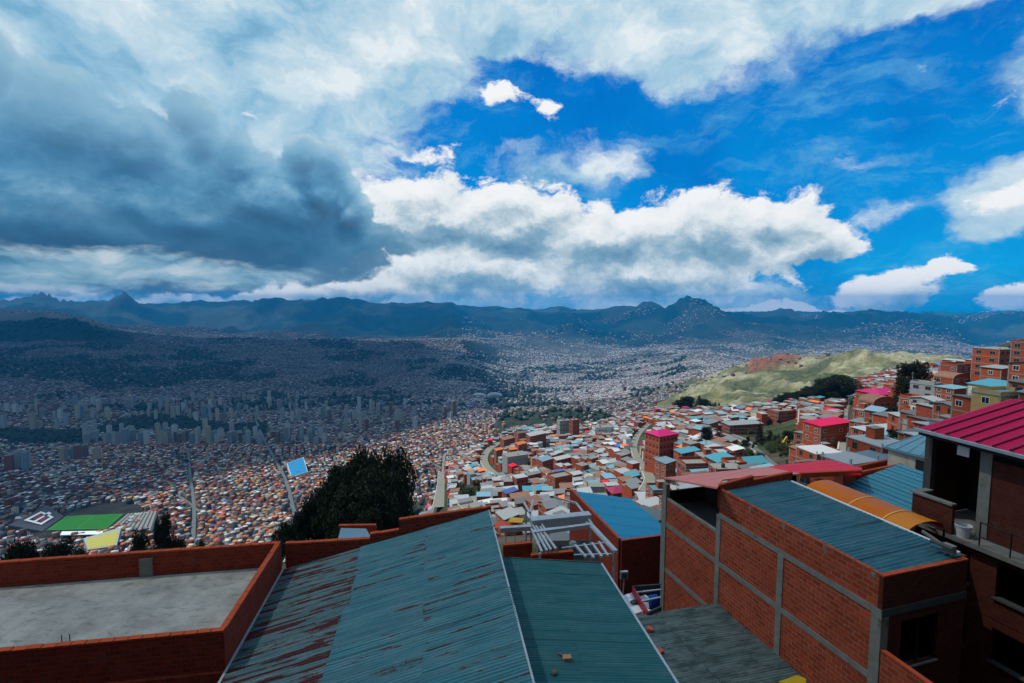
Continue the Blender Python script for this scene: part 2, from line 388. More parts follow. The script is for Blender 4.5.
# ------------------------------------------------------------------ terrain: profiles of distance and height along bearings
def Y_(px, pairs):
    out = []
    for D, v in pairs:
        out.append((D, ray(px, v)[1] * D if v > 0 else v))      # v > 0: height given by its bearing row, v < 0: height in metres
    return out
PROF = {
 -900: [(3,-22),(20,-23),(45,-34),(100,-60),(200,-130),(400,-250),(700,-360),(975,-420),(1650,-480),(2300,-520),(3500,-480),(4800,-330),(5600,-200),(7000,-300),(9000,-200),(13000,-100),(18000,-500),(26000,-700)],
 0: [(3,-22),(20,-23),(45,-34),(100,-66),(200,-140),(400,-270),(700,-390),(900,-432),(1100,-440),(1650,450),(2050,431),(2300,416),(2700,400),(3500,372),(4200,352),(4800,339),(5300,321),(6000,-330),(7600,310),(9000,-300),(13000,303),(18000,-500),(26000,-700)],
 60: [(3,-22),(20,-23),(45,-34),(100,-66),(200,-140),(400,-270),(700,-390),(900,-432),(1100,-440),(1650,450),(2050,431),(2300,416),(2700,400),(3500,374),(4200,354),(4800,340),(5300,319),(6000,-330),(7600,312),(9000,-300),(13000,303),(18000,-500),(26000,-700)],
 120: [(3,-22),(20,-23),(45,-34),(100,-66),(200,-140),(400,-270),(700,-390),(900,-432),(1100,-445),(1650,450),(2050,432),(2350,417),(2800,402),(3600,376),(4300,356),(5000,341),(5400,334),(6000,-370),(7600,329),(9000,-400),(13000,303),(18000,-500),(26000,-700)],
 200: [(3,-22),(20,-23),(45,-36),(100,-66),(220,-150),(450,-290),(750,-400),(930,-435),(1150,-460),(1600,-500),(1950,438),(2400,418),(2850,403),(3700,380),(4600,360),(5500,347),(5900,341),(7200,-560),(9000,-500),(11000,332),(13500,303),(18000,-500),(26000,-700)],
 300: [(3,-22),(20,-23),(60,-40),(120,-70),(250,-165),(500,-310),(900,530),(1100,500),(1500,465),(1900,440),(2450,416),(2900,404),(3300,394),(3700,382),(4600,362),(5600,349),(6200,341),(7500,-640),(9000,-600),(11000,325),(13500,303),(18000,-500),(26000,-700)],
 400: [(3,-22),(25,-24),(60,-40),(120,-66),(200,-105),(260,-135),(330,-180),(450,-270),(700,-370),(1000,-445),(1500,462),(1900,436),(2400,414),(2900,402),(3400,394),(3900,383),(4800,366),(5900,350),(6600,340),(8000,-650),(10000,-650),(12000,325),(14000,305),(18000,-500),(26000,-700)],
 450: [(3,-22),(25,-24),(60,-36),(120,-54),(200,-79),(260,480),(310,464),(340,-125),(450,-220),(700,-335),(1100,-440),(1500,453),(1900,430),(2400,412),(3000,400),(3500,393),(4100,380),(5000,364),(6200,349),(7000,338),(8200,-650),(10000,-650),(12000,325),(14000,306),(18000,-500),(26000,-700)],
 520: [(3,-22),(25,-24),(70,-38),(110,-49),(160,-63),(200,-74),(280,450),(350,433),(390,-110),(520,-200),(800,-330),(1200,-430),(1500,422),(1700,409),(1900,-470),(2800,405),(3700,393),(5000,378),(6500,360),(7500,348),(8500,338),(9500,-720),(12000,325),(14500,307),(18000,-500),(26000,-700)],
 590: [(3,-22),(25,-25),(45,-32),(90,-42),(150,-58),(200,-66),(270,446),(340,429),(380,-105),(520,-200),(850,-330),(1250,-430),(1600,413),(1800,-440),(2800,400),(3800,388),(5000,376),(6800,360),(8200,348),(9500,338),(11000,330),(15000,311),(18000,-500),(26000,-700)],
 655: [(3,-22),(25,-25),(45,-31),(100,-42),(165,467),(230,440),(300,425),(380,415),(420,-105),(560,-195),(900,-330),(1400,-420),(2000,405),(2700,395),(3800,380),(5500,363),(7500,350),(8500,345),(10000,330),(11800,311),(14000,-400),(18000,-500),(26000,-700)],
 700: [(3,-22),(25,-25),(45,-31),(100,-40),(165,-52),(230,-61),(310,421),(400,-92),(450,408),(490,405),(560,-150),(800,-260),(1200,-350),(1600,400),(2100,392),(2600,385),(3600,370),(5500,355),(7500,348),(9500,325),(11000,305),(11800,-330),(14000,-450),(18000,-500),(26000,-700)],
 760: [(3,-22),(25,-25),(50,-31),(90,-38),(140,460),(190,443),(260,425),(340,412),(420,-102),(600,-170),(900,-250),(1300,405),(1700,390),(2100,375),(2500,361),(3000,-420),(4500,-600),(6500,355),(9000,330),(11000,314),(12000,-400),(14000,-450),(18000,-500),(26000,-700)],
 810: [(3,-22),(25,-24),(55,-30),(100,-36),(140,-42),(200,-52),(300,-66),(380,401),(450,396),(520,390),(650,-150),(950,-210),(1400,400),(1700,382),(2050,368),(2300,357),(2800,-400),(4500,-600),(7000,-720),(9000,335),(11500,318),(13000,-500),(18000,-500),(26000,-700)],
 870: [(3,-22),(25,-24),(60,-28),(110,-32),(200,411),(280,398),(360,388),(450,380),(520,376),(620,-120),(900,-190),(1300,-230),(1700,371),(2000,353),(2500,-330),(4000,-550),(7000,-700),(9000,335),(11500,319),(13000,-520),(18000,-500),(26000,-700)],
 930: [(3,-21),(25,-23),(60,-26),(110,-25),(150,396),(220,384),(320,375),(420,370),(500,-82),(800,-160),(1300,-210),(1700,371),(1950,358),(2300,-300),(4000,-550),(7000,-650),(9000,340),(11500,320),(13000,-540),(18000,-500),(26000,-700)],
 1000: [(3,-20),(25,-22),(50,-22),(80,-20),(110,-18.5),(150,369),(200,-20),(260,-23),(400,-60),(800,-150),(1300,-215),(1900,367),(2300,-330),(4000,-550),(9000,345),(11500,322),(13000,-600),(18000,-500),(26000,-700)],
 1150: [(3,-20),(50,-20),(100,-12),(200,-10),(400,-20),(800,-80),(1300,-150),(2000,-210),(4000,-500),(9000,-700),(11500,-480),(13000,-600),(18000,-500),(26000,-700)],
 2100: [(3,-20),(50,-20),(100,-10),(200,-5),(400,-10),(800,-60),(1300,-120),(2000,-180),(4000,-400),(9000,-600),(11500,-400),(13000,-500),(18000,-500),(26000,-700)],
}
def pchip(x, y, xi):
    x = np.array(x, float); y = np.array(y, float); h = np.diff(x); d = np.diff(y) / h; m = np.zeros_like(y)
    m[0], m[-1] = d[0], d[-1]
    for i in range(1, len(x) - 1):
        if d[i - 1] * d[i] > 0:
            w1, w2 = 2 * h[i] + h[i - 1], h[i] + 2 * h[i - 1]; m[i] = (w1 + w2) / (w1 / d[i - 1] + w2 / d[i])
    k = np.clip(np.searchsorted(x, xi) - 1, 0, len(h) - 1); t = np.clip((xi - x[k]) / h[k], 0, 1)
    return (2*t**3-3*t**2+1)*y[k] + (t**3-2*t**2+t)*h[k]*m[k] + (-2*t**3+3*t**2)*y[k+1] + (t**3-t**2)*h[k]*m[k+1]
def vnoise(x, y, seed=0):
    xi, yi = np.floor(x).astype(np.int64), np.floor(y).astype(np.int64); fx, fy = x - xi, y - yi
    fx = fx*fx*fx*(fx*(fx*6-15)+10); fy = fy*fy*fy*(fy*(fy*6-15)+10)
    def hsh(a, b):
        n = (a * 374761393 + b * 668265263 + seed * 144665) & 0xffffffff
        n = ((n ^ (n >> 13)) * 1274126177) & 0xffffffff
        return ((n ^ (n >> 16)) & 0xffff) / 65535.0
    return (hsh(xi, yi)*(1-fx)+hsh(xi+1, yi)*fx)*(1-fy) + (hsh(xi, yi+1)*(1-fx)+hsh(xi+1, yi+1)*fx)*fy
def fbm(x, y, o=5, seed=0, ridged=False):
    s = 0; a = 1; tot = 0
    for k in range(o):
        n = vnoise(x * 2**k + 17.3*k, y * 2**k - 9.1*k, seed + k)
        if ridged: n = 1 - np.abs(2*n - 1); n = n*n
        s = s + a * n; tot += a; a *= .5
    return s / tot
NT_, NL = 600, 640
TG = np.linspace(-2.15, 2.15, NT_); LG = np.linspace(math.log(3), math.log(26000), NL)
pk = sorted(PROF); pt = np.array([ray(p, 341)[0] for p in pk])
def stretch(p):
    pr = Y_(p, PROF[p])
    if p < 400: return pr
    out = []
    for D, z in pr:
        if D <= 540:
            kk = 1.1 if p < 640 else .9 if p < 690 else .6; k = 1 + kk * min(1, max(0, (math.log(D) - math.log(45)) / (math.log(95) - math.log(45)))); out.append((D * k, max(z * k, -432) if k > 1 and D > 45 else z))
        elif D > out[-1][0] * 1.06 and D >= 800: out.append((D, z))
    return out
cols = np.array([pchip([math.log(D) for D, z in stretch(p)], [z for D, z in stretch(p)], LG) for p in pk])      # profile x distance
HG = np.empty((NT_, NL))
for j in range(NL): HG[:, j] = pchip(pt, cols[:, j], TG)
XX = TG[:, None] * np.exp(LG)[None, :]; YY = np.repeat(np.exp(LG)[None, :], NT_, 0)
def ss(x, a, b): t = np.clip((x - a) / (b - a), 0, 1); return t*t*(3-2*t)
TT = np.repeat(TG[:, None], NL, 1)
tpx = lambda p: ray(p, 341)[0]
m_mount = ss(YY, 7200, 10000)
m_hillL = ss(YY, 2500, 3400) * (1 - ss(YY, 7000, 8500)) * (1 - ss(TT, tpx(470), tpx(600)))
m_yel = ss(TT, tpx(600), tpx(715)) * ss(YY, 1000, 1500) * (1 - ss(YY, 2700, 3300))
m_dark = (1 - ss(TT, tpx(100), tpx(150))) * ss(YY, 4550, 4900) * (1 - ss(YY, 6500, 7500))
m_knoll = ss(TT, tpx(480), tpx(500)) * (1 - ss(TT, tpx(645), tpx(690))) * ss(YY, 1330, 1480) * (1 - ss(YY, 1760, 1850))
n_big = fbm(XX / 2600, YY / 2600, 6, 3, True); n_mid = fbm(XX / 520, YY / 520, 5, 9); n_rid = fbm(XX / 300, YY / 300, 5, 21, True); n_sm = fbm(XX / 90, YY / 90, 4, 33)
HG += m_mount * ((n_big - .45) * 520 + (fbm(XX / 950, YY / 950, 5, 77, True) - .4) * 270) * (1 - .45 * ss(YY, 12500, 14500)) + m_hillL * ((n_mid - .5) * 70 + (n_rid - .4) * 25) + m_yel * ((n_rid - .38) * 75 + (fbm(XX / 130, YY / 130, 5, 41, True) - .4) * 38 + (n_sm - .5) * 14) + m_dark * (n_rid - .4) * 40
HG += ss(YY, 640, 1000) * (n_sm - .5) * 7 + m_knoll * (n_rid - .4) * 40 + ss(YY, 3500, 6000) * (1 - m_hillL) * (n_mid - .5) * 60
def flat_spot(x, y, r, z, soft=1.4):
    d = np.hypot(XX - x, YY - y); w = 1 - ss(d, r, r * soft); HG[:] = HG * (1 - w) + z * w
STAD = (-835., 955., -432.)
flat_spot(-835, 955, 95, -432, 1.5)
dT, dL = TG[1] - TG[0], LG[1] - LG[0]
def H(x, y):
    """terrain height"""
    x = np.asarray(x, float); y = np.maximum(np.asarray(y, float), 3.01)
    a = np.clip((x / y - TG[0]) / dT, 0, NT_ - 1.001); b = np.clip((np.log(y) - LG[0]) / dL, 0, NL - 1.001)
    i, j = a.astype(int), b.astype(int); fa, fb = a - i, b - j
    return (HG[i, j]*(1-fa) + HG[i+1, j]*fa)*(1-fb) + (HG[i, j+1]*(1-fa) + HG[i+1, j+1]*fa)*fb
def hz(x, y): return float(H(x, y))
# colours of the ground itself (rock, scrub, earth, paving) plus a haze blue on the mountains: broad zones, broken up by noise in the material
def zone(base, c, w):
    return base * (1 - w[..., None]) + np.array(c)[None, None, :] * w[..., None]
C0 = np.ones((NT_, NL, 3)) * np.array([.085, .07, .055])
scr = ss(fbm(XX / 26, YY / 26, 4, 55), .48, .60)
C0 = zone(C0, (.045, .062, .028), scr * (1 - ss(YY, 700, 900)) * .85)
C0 = zone(C0, (.05, .066, .034), ss(YY, 720, 860) * (1 - ss(YY, 1000, 1150)) * .8)
C0 = zone(C0, (.036, .035, .035), np.where(TT < tpx(345), ss(YY, 740, 840), ss(YY, 1000, 1150)))
C0 = zone(C0, (.05, .048, .044), m_hillL)
gr = ss(fbm(XX / 420, YY / 420, 5, 71), .50, .60)
C0 = zone(C0, (.016, .026, .018), gr * ss(YY, 2500, 3300) * .85)
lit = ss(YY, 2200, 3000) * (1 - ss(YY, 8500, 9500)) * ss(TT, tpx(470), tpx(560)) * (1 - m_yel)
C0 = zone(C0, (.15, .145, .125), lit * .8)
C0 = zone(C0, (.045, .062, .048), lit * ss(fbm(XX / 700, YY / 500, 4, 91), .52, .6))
yel = np.array([.40, .40, .20]); pale = ss(n_rid, .30, .62)
C0 = zone(C0, (.215, .20, .095), m_yel); C0 = zone(C0, (.37, .335, .22), m_yel * ss(fbm(XX / 130, YY / 130, 5, 41, True), .34, .6) * .85); C0 = zone(C0, (.085, .10, .045), m_yel * ss(fbm(XX / 110, YY / 110, 6, 14), .50, .62) * .85)
C0 = zone(C0, (.26, .10, .06), ss(TT, tpx(742), tpx(756)) * (1 - ss(TT, tpx(790), tpx(815))) * ss(YY, 2080, 2230) * (1 - ss(YY, 2600, 2800)) * ss(n_mid, .3, .5))
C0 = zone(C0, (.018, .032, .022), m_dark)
C0 = zone(C0, (.042, .058, .042), m_knoll)
C0 = zone(C0, (.016, .042, .052), m_mount); C0 = zone(C0, (.065, .085, .08), m_mount * ss(fbm(XX / 900, YY / 900, 5, 5), .5, .62) * .8)  # mountain ground tinted blue to stand in for part of the haze
me = bpy.data.meshes.new('hillside_ground')
vv = np.stack([XX, YY, HG], -1).reshape(-1, 3)
ii = np.arange(NT_ * NL).reshape(NT_, NL)
ff = np.stack([ii[:-1, :-1], ii[1:, :-1], ii[1:, 1:], ii[:-1, 1:]], -1).reshape(-1, 4)
def fast_mesh(me, v, f, smooth=False):
    n = f.shape[1]; me.vertices.add(len(v)); me.vertices.foreach_set('co', v.astype(np.float32).ravel())
    me.loops.add(f.size); me.loops.foreach_set('vertex_index', f.astype(np.int32).ravel())
    me.polygons.add(len(f)); me.polygons.foreach_set('loop_start', np.arange(0, f.size, n, dtype=np.int32))
    if smooth: me.polygons.foreach_set('use_smooth', np.ones(len(f), bool))
    me.update(calc_edges=True)
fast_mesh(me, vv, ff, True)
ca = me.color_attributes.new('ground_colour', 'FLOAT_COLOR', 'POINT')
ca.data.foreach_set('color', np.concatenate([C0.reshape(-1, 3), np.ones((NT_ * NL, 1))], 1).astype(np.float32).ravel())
def ground_mat():
    m, T, b = new_mat('ground'); a = T.add('ShaderNodeAttribute', attribute_name='ground_colour')
    v = objn(T)
    f1, _ = T.noise(v, .02, 8, .65); f2, _ = T.noise(v, .35, 6, .65); f3, _ = T.noise(v, .004, 8, .7)
    col = T.mix(T.maprange(f1, .3, .7, 0, 1), T.mix(1, a.outputs[0], (.62, .62, .62, 1), 'MULTIPLY'), T.mix(1, a.outputs[0], (1.4, 1.38, 1.34, 1), 'MULTIPLY'))
    col = T.mix(T.maprange(f2, .4, .7, 0, .5), col, T.mix(1, a.outputs[0], (.5, .55, .5, 1), 'MULTIPLY'))
    col = T.mix(T.maprange(f3, .35, .65, 0, .4), col, T.mix(1, a.outputs[0], (.55, .62, .6, 1), 'MULTIPLY'))
    f4, _ = T.noise(T.mapping(v, scale=(1, 1, 2.2)), .055, 9, .72); f5, _ = T.noise(v, .13, 7, .7)
    col = T.mix(T.maprange(f4, .46, .60, 0, .55), col, T.mix(1, a.outputs[0], (.30, .36, .30, 1), 'MULTIPLY')); col = T.mix(T.maprange(f5, .56, .72, 0, .5), col, T.mix(1, a.outputs[0], (1.7, 1.62, 1.5, 1), 'MULTIPLY'))
    T.l.new(col, b.inputs['Base Color']); b.inputs['Roughness'].default_value = .95; b.inputs['Specular IOR Level'].default_value = .05
    bump(T, b, T.math('ADD', f1, T.math('MULTIPLY', f4, .6)), 5, .8)
    return m
me.materials.append(ground_mat())
go = bpy.data.objects.new('ground', me); COL.objects.link(go); go['kind'] = 'structure'; go['label'] = 'terrain of the valley, its hillsides and far mountains'

# ------------------------------------------------------------------ air
hz_me = bpy.data.meshes.new('haze')
b0 = np.array([[-30000, -400, HG.min() - 1.5], [30000, 26500, max(HG.max(), 2) + 12]])
hv = [(b0[i][0], b0[j][1], b0[k][2]) for k in (0, 1) for j in (0, 1) for i in (0, 1)]
hz_me.from_pydata(hv, [], [(0, 2, 3, 1), (4, 5, 7, 6), (0, 1, 5, 4), (2, 6, 7, 3), (0, 4, 6, 2), (1, 3, 7, 5)])
hm = bpy.data.materials.new('haze_air'); hm.use_nodes = True; HT = NT(hm.node_tree); HT.n.remove(HT.n['Principled BSDF'])
pv = HT.add('ShaderNodeVolumePrincipled'); pv.inputs['Color'].default_value = (.0, .42, .96, 1); pv.inputs['Density'].default_value = 3.8e-5; pv.inputs['Anisotropy'].default_value = .0
HT.l.new(pv.outputs[0], HT.n['Material Output'].inputs['Volume']); hz_me.materials.append(hm)
ho = bpy.data.objects.new('haze', hz_me); COL.objects.link(ho); ho['kind'] = 'stuff'; ho['label'] = 'thin blue haze over the whole valley'

# ------------------------------------------------------------------ high clouds above and behind the view, shading the left city and the far range
def cloud(poly, zg, h, name='cloud', seed=0, jag=.10, mat=None):
    """poly: outline of its shadow on the ground (x, y), zg: ground height there, h: height of the cloud"""
    k = (h - zg) / sd.z; sh = Vector((sd.x * k, sd.y * k))
    P = [Vector(p) for p in poly]; pts = []
    for a in range(len(P)):
        q, r = P[a], P[(a + 1) % len(P)]
        for i in range(14): pts.append(q.lerp(r, i / 14))
    cx = sum((p for p in pts), Vector((0, 0))) / len(pts); bm = bmesh.new(); rings = []
    for s_, dz in ((1, 0), (.96, 160), (.8, 420), (.45, 640), (.97, -60), (.7, -120)):
        ring = []
        for p in pts:
            n = fbm(np.array(p.x / 900), np.array(p.y / 900), 5, seed) - .5; q = cx + (p - cx) * (s_ * (1 + 2 * jag * float(n)))
            ring.append(bm.verts.new((q.x + sh.x, q.y + sh.y, h + dz * (1 + float(n)))))
        rings.append(ring)
    seq = [rings[5], rings[4], rings[0], rings[1], rings[2], rings[3]]; n = len(pts)
    for A, B in zip(seq, seq[1:]):
        for i in range(n): bm.faces.new((A[i], A[(i + 1) % n], B[(i + 1) % n], B[i]))
    bm.faces.new(seq[0][::-1]); bm.faces.new(seq[-1])
    me = bpy.data.meshes.new(name); bm.to_mesh(me); bm.free(); me.materials.append(mat or M_cloud)
    for p in me.polygons: p.use_smooth = True
    o = bpy.data.objects.new(name, me); COL.objects.link(o); o['kind'] = 'structure'; return o
def cloud_mat(name, op):
    m, T, b = new_mat(name); b.inputs['Base Color'].default_value = (.9, .9, .9, 1); b.inputs['Roughness'].default_value = 1; b.inputs['Specular IOR Level'].default_value = 0
    tr = T.add('ShaderNodeBsdfTransparent'); mx = T.add('ShaderNodeMixShader'); mx.inputs[0].default_value = op; T.l.new(tr.outputs[0], mx.inputs[1]); T.l.new(b.outputs[0], mx.inputs[2]); T.l.new(mx.outputs[0], T.n['Material Output'].inputs['Surface'])
    return m
M_cloud = cloud_mat('cloud_white', .72); M_cloud_thin = cloud_mat('cloud_thin', .50)
cloud([(-1010, 880), (-930, 1080), (-840, 1400), (-680, 1700), (-430, 2050), (-90, 2700), (-200, 3800), (-420, 4600), (-520, 6100), (-3000, 6500), (-6500, 6000), (-6500, 2500), (-3200, 900), (-1300, 780)], -480, 6000, seed=2, jag=.03)
cloud([(-1500, 9300), (1200, 9000), (3200, 8000), (5600, 8000), (8600, 9500), (9500, 12500), (5000, 13500), (1000, 13500), (-3500, 14500), (-6500, 12800)], -400, 9500, seed=8, jag=.08, mat=cloud_mat('cloud_ragged', .28))

cloud([(-420, -260), (-260, 90), (-90, 100), (20, 96), (130, 110), (300, 60), (330, -260), (0, -420)], -15, 5200, seed=12, jag=.05, mat=M_cloud_thin)
# ------------------------------------------------------------------ helpers on the terrain
def gp(px, py, D0=30, D1=6000):
    """where the bearing meets the terrain"""
    a, b = ray(px, py); D = np.exp(np.linspace(math.log(D0), math.log(D1), 4000)); d = b * D - H(a * D, D)
    k = np.argmax(d < 0)
    if d[k] >= 0: k = len(D) - 1
    return Vector((a * D[k], D[k], hz(a * D[k], D[k])))
ONES = 'zeroth first second third fourth fifth sixth seventh eighth ninth tenth eleventh twelfth thirteenth fourteenth fifteenth sixteenth seventeenth eighteenth nineteenth'.split()
TENS = {2: 'twent', 3: 'thirt', 4: 'fort', 5: 'fift', 6: 'sixt', 7: 'sevent', 8: 'eight', 9: 'ninet'}
def ordinal(n):
    if n < 20: return ONES[n]
    if n < 100: return TENS[n // 10] + ('ieth' if n % 10 == 0 else 'y-' + ONES[n % 10])
    return 'hundred-and-' + ordinal(n - 100) if n > 100 else 'hundredth'
ROADS = []
def resample(pts, step):
    out = [pts[0]]
    for a, b in zip(pts, pts[1:]):
        n = max(1, int((Vector(b) - Vector(a)).length / step))
        out += [Vector(a).lerp(Vector(b), k / n) for k in range(1, n + 1)]
    return out
def catmull(P, n=8):
    P = [P[0] * 2 - P[1]] + P + [P[-1] * 2 - P[-2]]; out = []
    for i in range(1, len(P) - 2):
        for k in range(n):
            t = k / n; a, b, c, d = P[i - 1:i + 3]
            out.append(.5 * ((2 * b) + (c - a) * t + (2 * a - 5 * b + 4 * c - d) * t * t + (3 * b - a - 3 * c + d) * t ** 3))
    return out + [P[-2]]
M_road = plain('worn_paving', (.20, .20, .165), .92, .25, .35, stain=.4, stain_c=(.12, .11, .09))
M_road_g = plain('grey_asphalt', (.11, .12, .12), .9, .2, .35, stain=.3)
M_kerb = plain('pale_kerb', (.42, .42, .37), .9, .2, .6)
def road(name, pix, w, mat, label, Ds=None, kerb=True, lift=.25):
    P = [gp(*p) if Ds is None else Vector((ray(*p)[0] * D, D, 0)) for p, D in zip(pix, Ds or [0] * len(pix))]
    P = [Vector((p.x, p.y)) for p in P]; C_ = catmull(P, 10); b = MB(); k1 = MB(); prev = None
    C_ = resample(C_, max(2., w / 3))
    for i, c in enumerate(C_):
        d = (C_[min(i + 1, len(C_) - 1)] - C_[max(i - 1, 0)]).normalized(); n = Vector((-d.y, d.x))
        L, R_ = c + n * w / 2, c - n * w / 2; z = max(hz(c.x, c.y), (hz(L.x, L.y) + hz(R_.x, R_.y)) / 2, hz(L.x, L.y) - .8, hz(R_.x, R_.y) - .8) + lift
        cur = (Vector((*L, z)), Vector((*R_, z)), Vector((*(c + n * (w / 2 + .5)), z + .14)), Vector((*(c - n * (w / 2 + .5)), z + .14)))
        if prev:
            b.quad([prev[1], cur[1], cur[0], prev[0]])
            if kerb:
                for e, o in ((0, 2), (1, 3)):
                    A0, A1 = prev[e], cur[e]; B0, B1 = prev[o], cur[o]; up = Vector((0, 0, .14)); dn = Vector((0, 0, -2.5))
                    q = [[A0, A1, A1 + up, A0 + up], [A0 + up, A1 + up, B1, B0], [B0, B1, B1 + dn, B0 + dn]]
                    for f in q: k1.quad(f if e else f[::-1])
        prev = cur; ROADS.append((c.x, c.y, w / 2))
    o = b.build(name, mat); o['kind'] = 'structure'; o['label'] = label
    if kerb: k = k1.build('kerb', M_kerb); k['kind'] = 'structure'; k['label'] = 'pale kerbs along the ' + label.split(',')[0]
    return o
road('street', [(650, 424), (640, 434), (635, 446), (638, 458), (646, 470), (651, 482), (646, 494)], 6.5, M_road, 'worn street dropping between the brick houses')
road('street', [(520, 437), (503, 442), (490, 450), (485, 459), (488, 467), (497, 473), (515, 478)], 10, M_road, 'curving pale street round the orange roofed houses')
road('street', [(449, 452), (444, 462), (442, 478), (441, 492), (439, 512)], 9, M_road, 'straight pale street running down the slope')
road('road', [(426, 470), (418, 482), (407, 492), (398, 504), (390, 518), (384, 534)], 6.5, M_road_g, 'grey winding road beside the dark trees')
road('road', [(722, 432), (742, 440), (757, 450), (770, 461), (790, 476)], 5, M_road_g, 'grey road along the grassy bank')
road('street', [(858, 388), (850, 402), (846, 420), (846, 440), (845, 466)], 4.2, M_road, 'narrow lane climbing between the right-hand houses')
road('road', [(255, 418), (264, 440), (276, 462), (286, 482), (292, 505), (300, 530)], 9, M_road_g, 'avenue crossing the sunlit city', kerb=False, lift=1.2)
road('road', [(188, 448), (190, 475), (194, 505), (193, 540)], 7, M_road_g, 'lighter avenue through the lower city', kerb=False, lift=1.2)
road('road', [(0, 500), (60, 492), (110, 487), (170, 494), (200, 512)], 7, M_road_g, 'street behind the stadium', kerb=False, lift=1.2)
RD = np.array(ROADS)
def road_clear(x, y, m):
    return np.min(np.hypot(RD[:, 0] - x, RD[:, 1] - y) - RD[:, 2]) > m

# ------------------------------------------------------------------ the far city: too many houses to count, one mass
WALLS = [((.15, .040, .022), .28), ((.17, .07, .045), .12), ((.42, .40, .35), .20), ((.10, .10, .10), .25), ((.24, .19, .12), .07), ((.14, .17, .19), .04), ((.32, .15, .12), .02)]
ROOFS = [((.26, .27, .275), .25), ((.66, .68, .69), .19), ((.12, .06, .04), .17), ((.32, .085, .035), .12), ((.075, .075, .08), .18), ((.26, .03, .04), .035), ((.14, .25, .30), .05), ((.03, .15, .36), .012), ((.55, .20, .03), .03), ((.42, .03, .13), .01)]
def pick(tab, n):
    p = np.array([w for c, w in tab]); k = rng.choice(len(tab), n, p=p / p.sum()); return np.array([c for c, w in tab])[k] * rng.uniform(.7, 1.25, (n, 1))
def boxes_mesh(name, X, Y, Z, W, L, Hh, A, wc, rc, tilt, below=3.0):
    n = len(X); ca, sa = np.cos(A), np.sin(A)
    dx = np.stack([-W, W, W, -W], 1) / 2; dy = np.stack([-L, -L, L, L], 1) / 2
    px = X[:, None] + dx * ca[:, None] - dy * sa[:, None]; py = Y[:, None] + dx * sa[:, None] + dy * ca[:, None]
    zb = np.repeat((Z - below)[:, None], 4, 1); zt = (Z + Hh)[:, None] + np.stack([-tilt, tilt, tilt, -tilt], 1)
    v = np.concatenate([np.stack([px, py, zb], -1), np.stack([px, py, zt], -1)], 1).reshape(-1, 3)
    base = (np.arange(n) * 8)[:, None, None]
    f = (base + np.array([[0, 1, 5, 4], [1, 2, 6, 5], [2, 3, 7, 6], [3, 0, 4, 7], [4, 5, 6, 7]])[None]).reshape(-1, 4)
    me = bpy.data.meshes.new(name); fast_mesh(me, v, f)
    fc = np.ones((n, 5, 4)); fc[:, :4, :3] = wc[:, None, :]; fc[:, 4, :3] = rc
    at_ = me.attributes.new('paint', 'FLOAT_COLOR', 'FACE'); at_.data.foreach_set('color', fc.astype(np.float32).ravel())
    uv = np.full((n, 5, 4, 2), -5.0); hgt = Hh + below
    for k, s_ in enumerate((W, L, W, L)):
        uv[:, k, 0] = 0; uv[:, k, 1, 0] = s_; uv[:, k, 1, 1] = 0; uv[:, k, 2, 0] = s_; uv[:, k, 2, 1] = hgt; uv[:, k, 3, 0] = 0; uv[:, k, 3, 1] = hgt
    ul = me.uv_layers.new(name='uv'); ul.data.foreach_set('uv', uv.astype(np.float32).ravel())
    return me
def facade_mat(name, attr=None, base=None, su=3.0, sv=2.9, du=(.28, .68), dv=(.30, .74), win=(.03, .035, .045), strip=0):
    m, T, b = new_mat(name); uv = uvn(T); sp = T.add('ShaderNodeSeparateXYZ'); T.l.new(uv, sp.inputs[0])
    fu = T.math('FRACT', T.math('DIVIDE', sp.outputs[0], su)); fv = T.math('FRACT', T.math('DIVIDE', sp.outputs[1], sv))
    inside = lambda f, lo, hi: T.math('MULTIPLY', T.math('GREATER_THAN', f, lo), T.math('LESS_THAN', f, hi))
    w = T.math('MULTIPLY', inside(fu, *du), inside(fv, *dv)); w = T.math('MULTIPLY', w, T.math('GREATER_THAN', sp.outputs[1], -1))
    if attr: c = T.add('ShaderNodeAttribute', attribute_name=attr).outputs[0]
    else: c = T.mix(0, (*base, 1), (*base, 1))
    f, _ = T.noise(objn(T), .5, 5, .6)
    c = T.mix(T.maprange(f, .35, .75, 0, .45), c, T.mix(1, c, (.5, .48, .46, 1), 'MULTIPLY'))
    c = T.mix(T.math('MULTIPLY', w, .85), c, (*win, 1))
    T.l.new(c, b.inputs['Base Color']); b.inputs['Roughness'].default_value = .85; b.inputs['Specular IOR Level'].default_value = .15
    return m
M_far = facade_mat('far_house_paint', attr='paint')
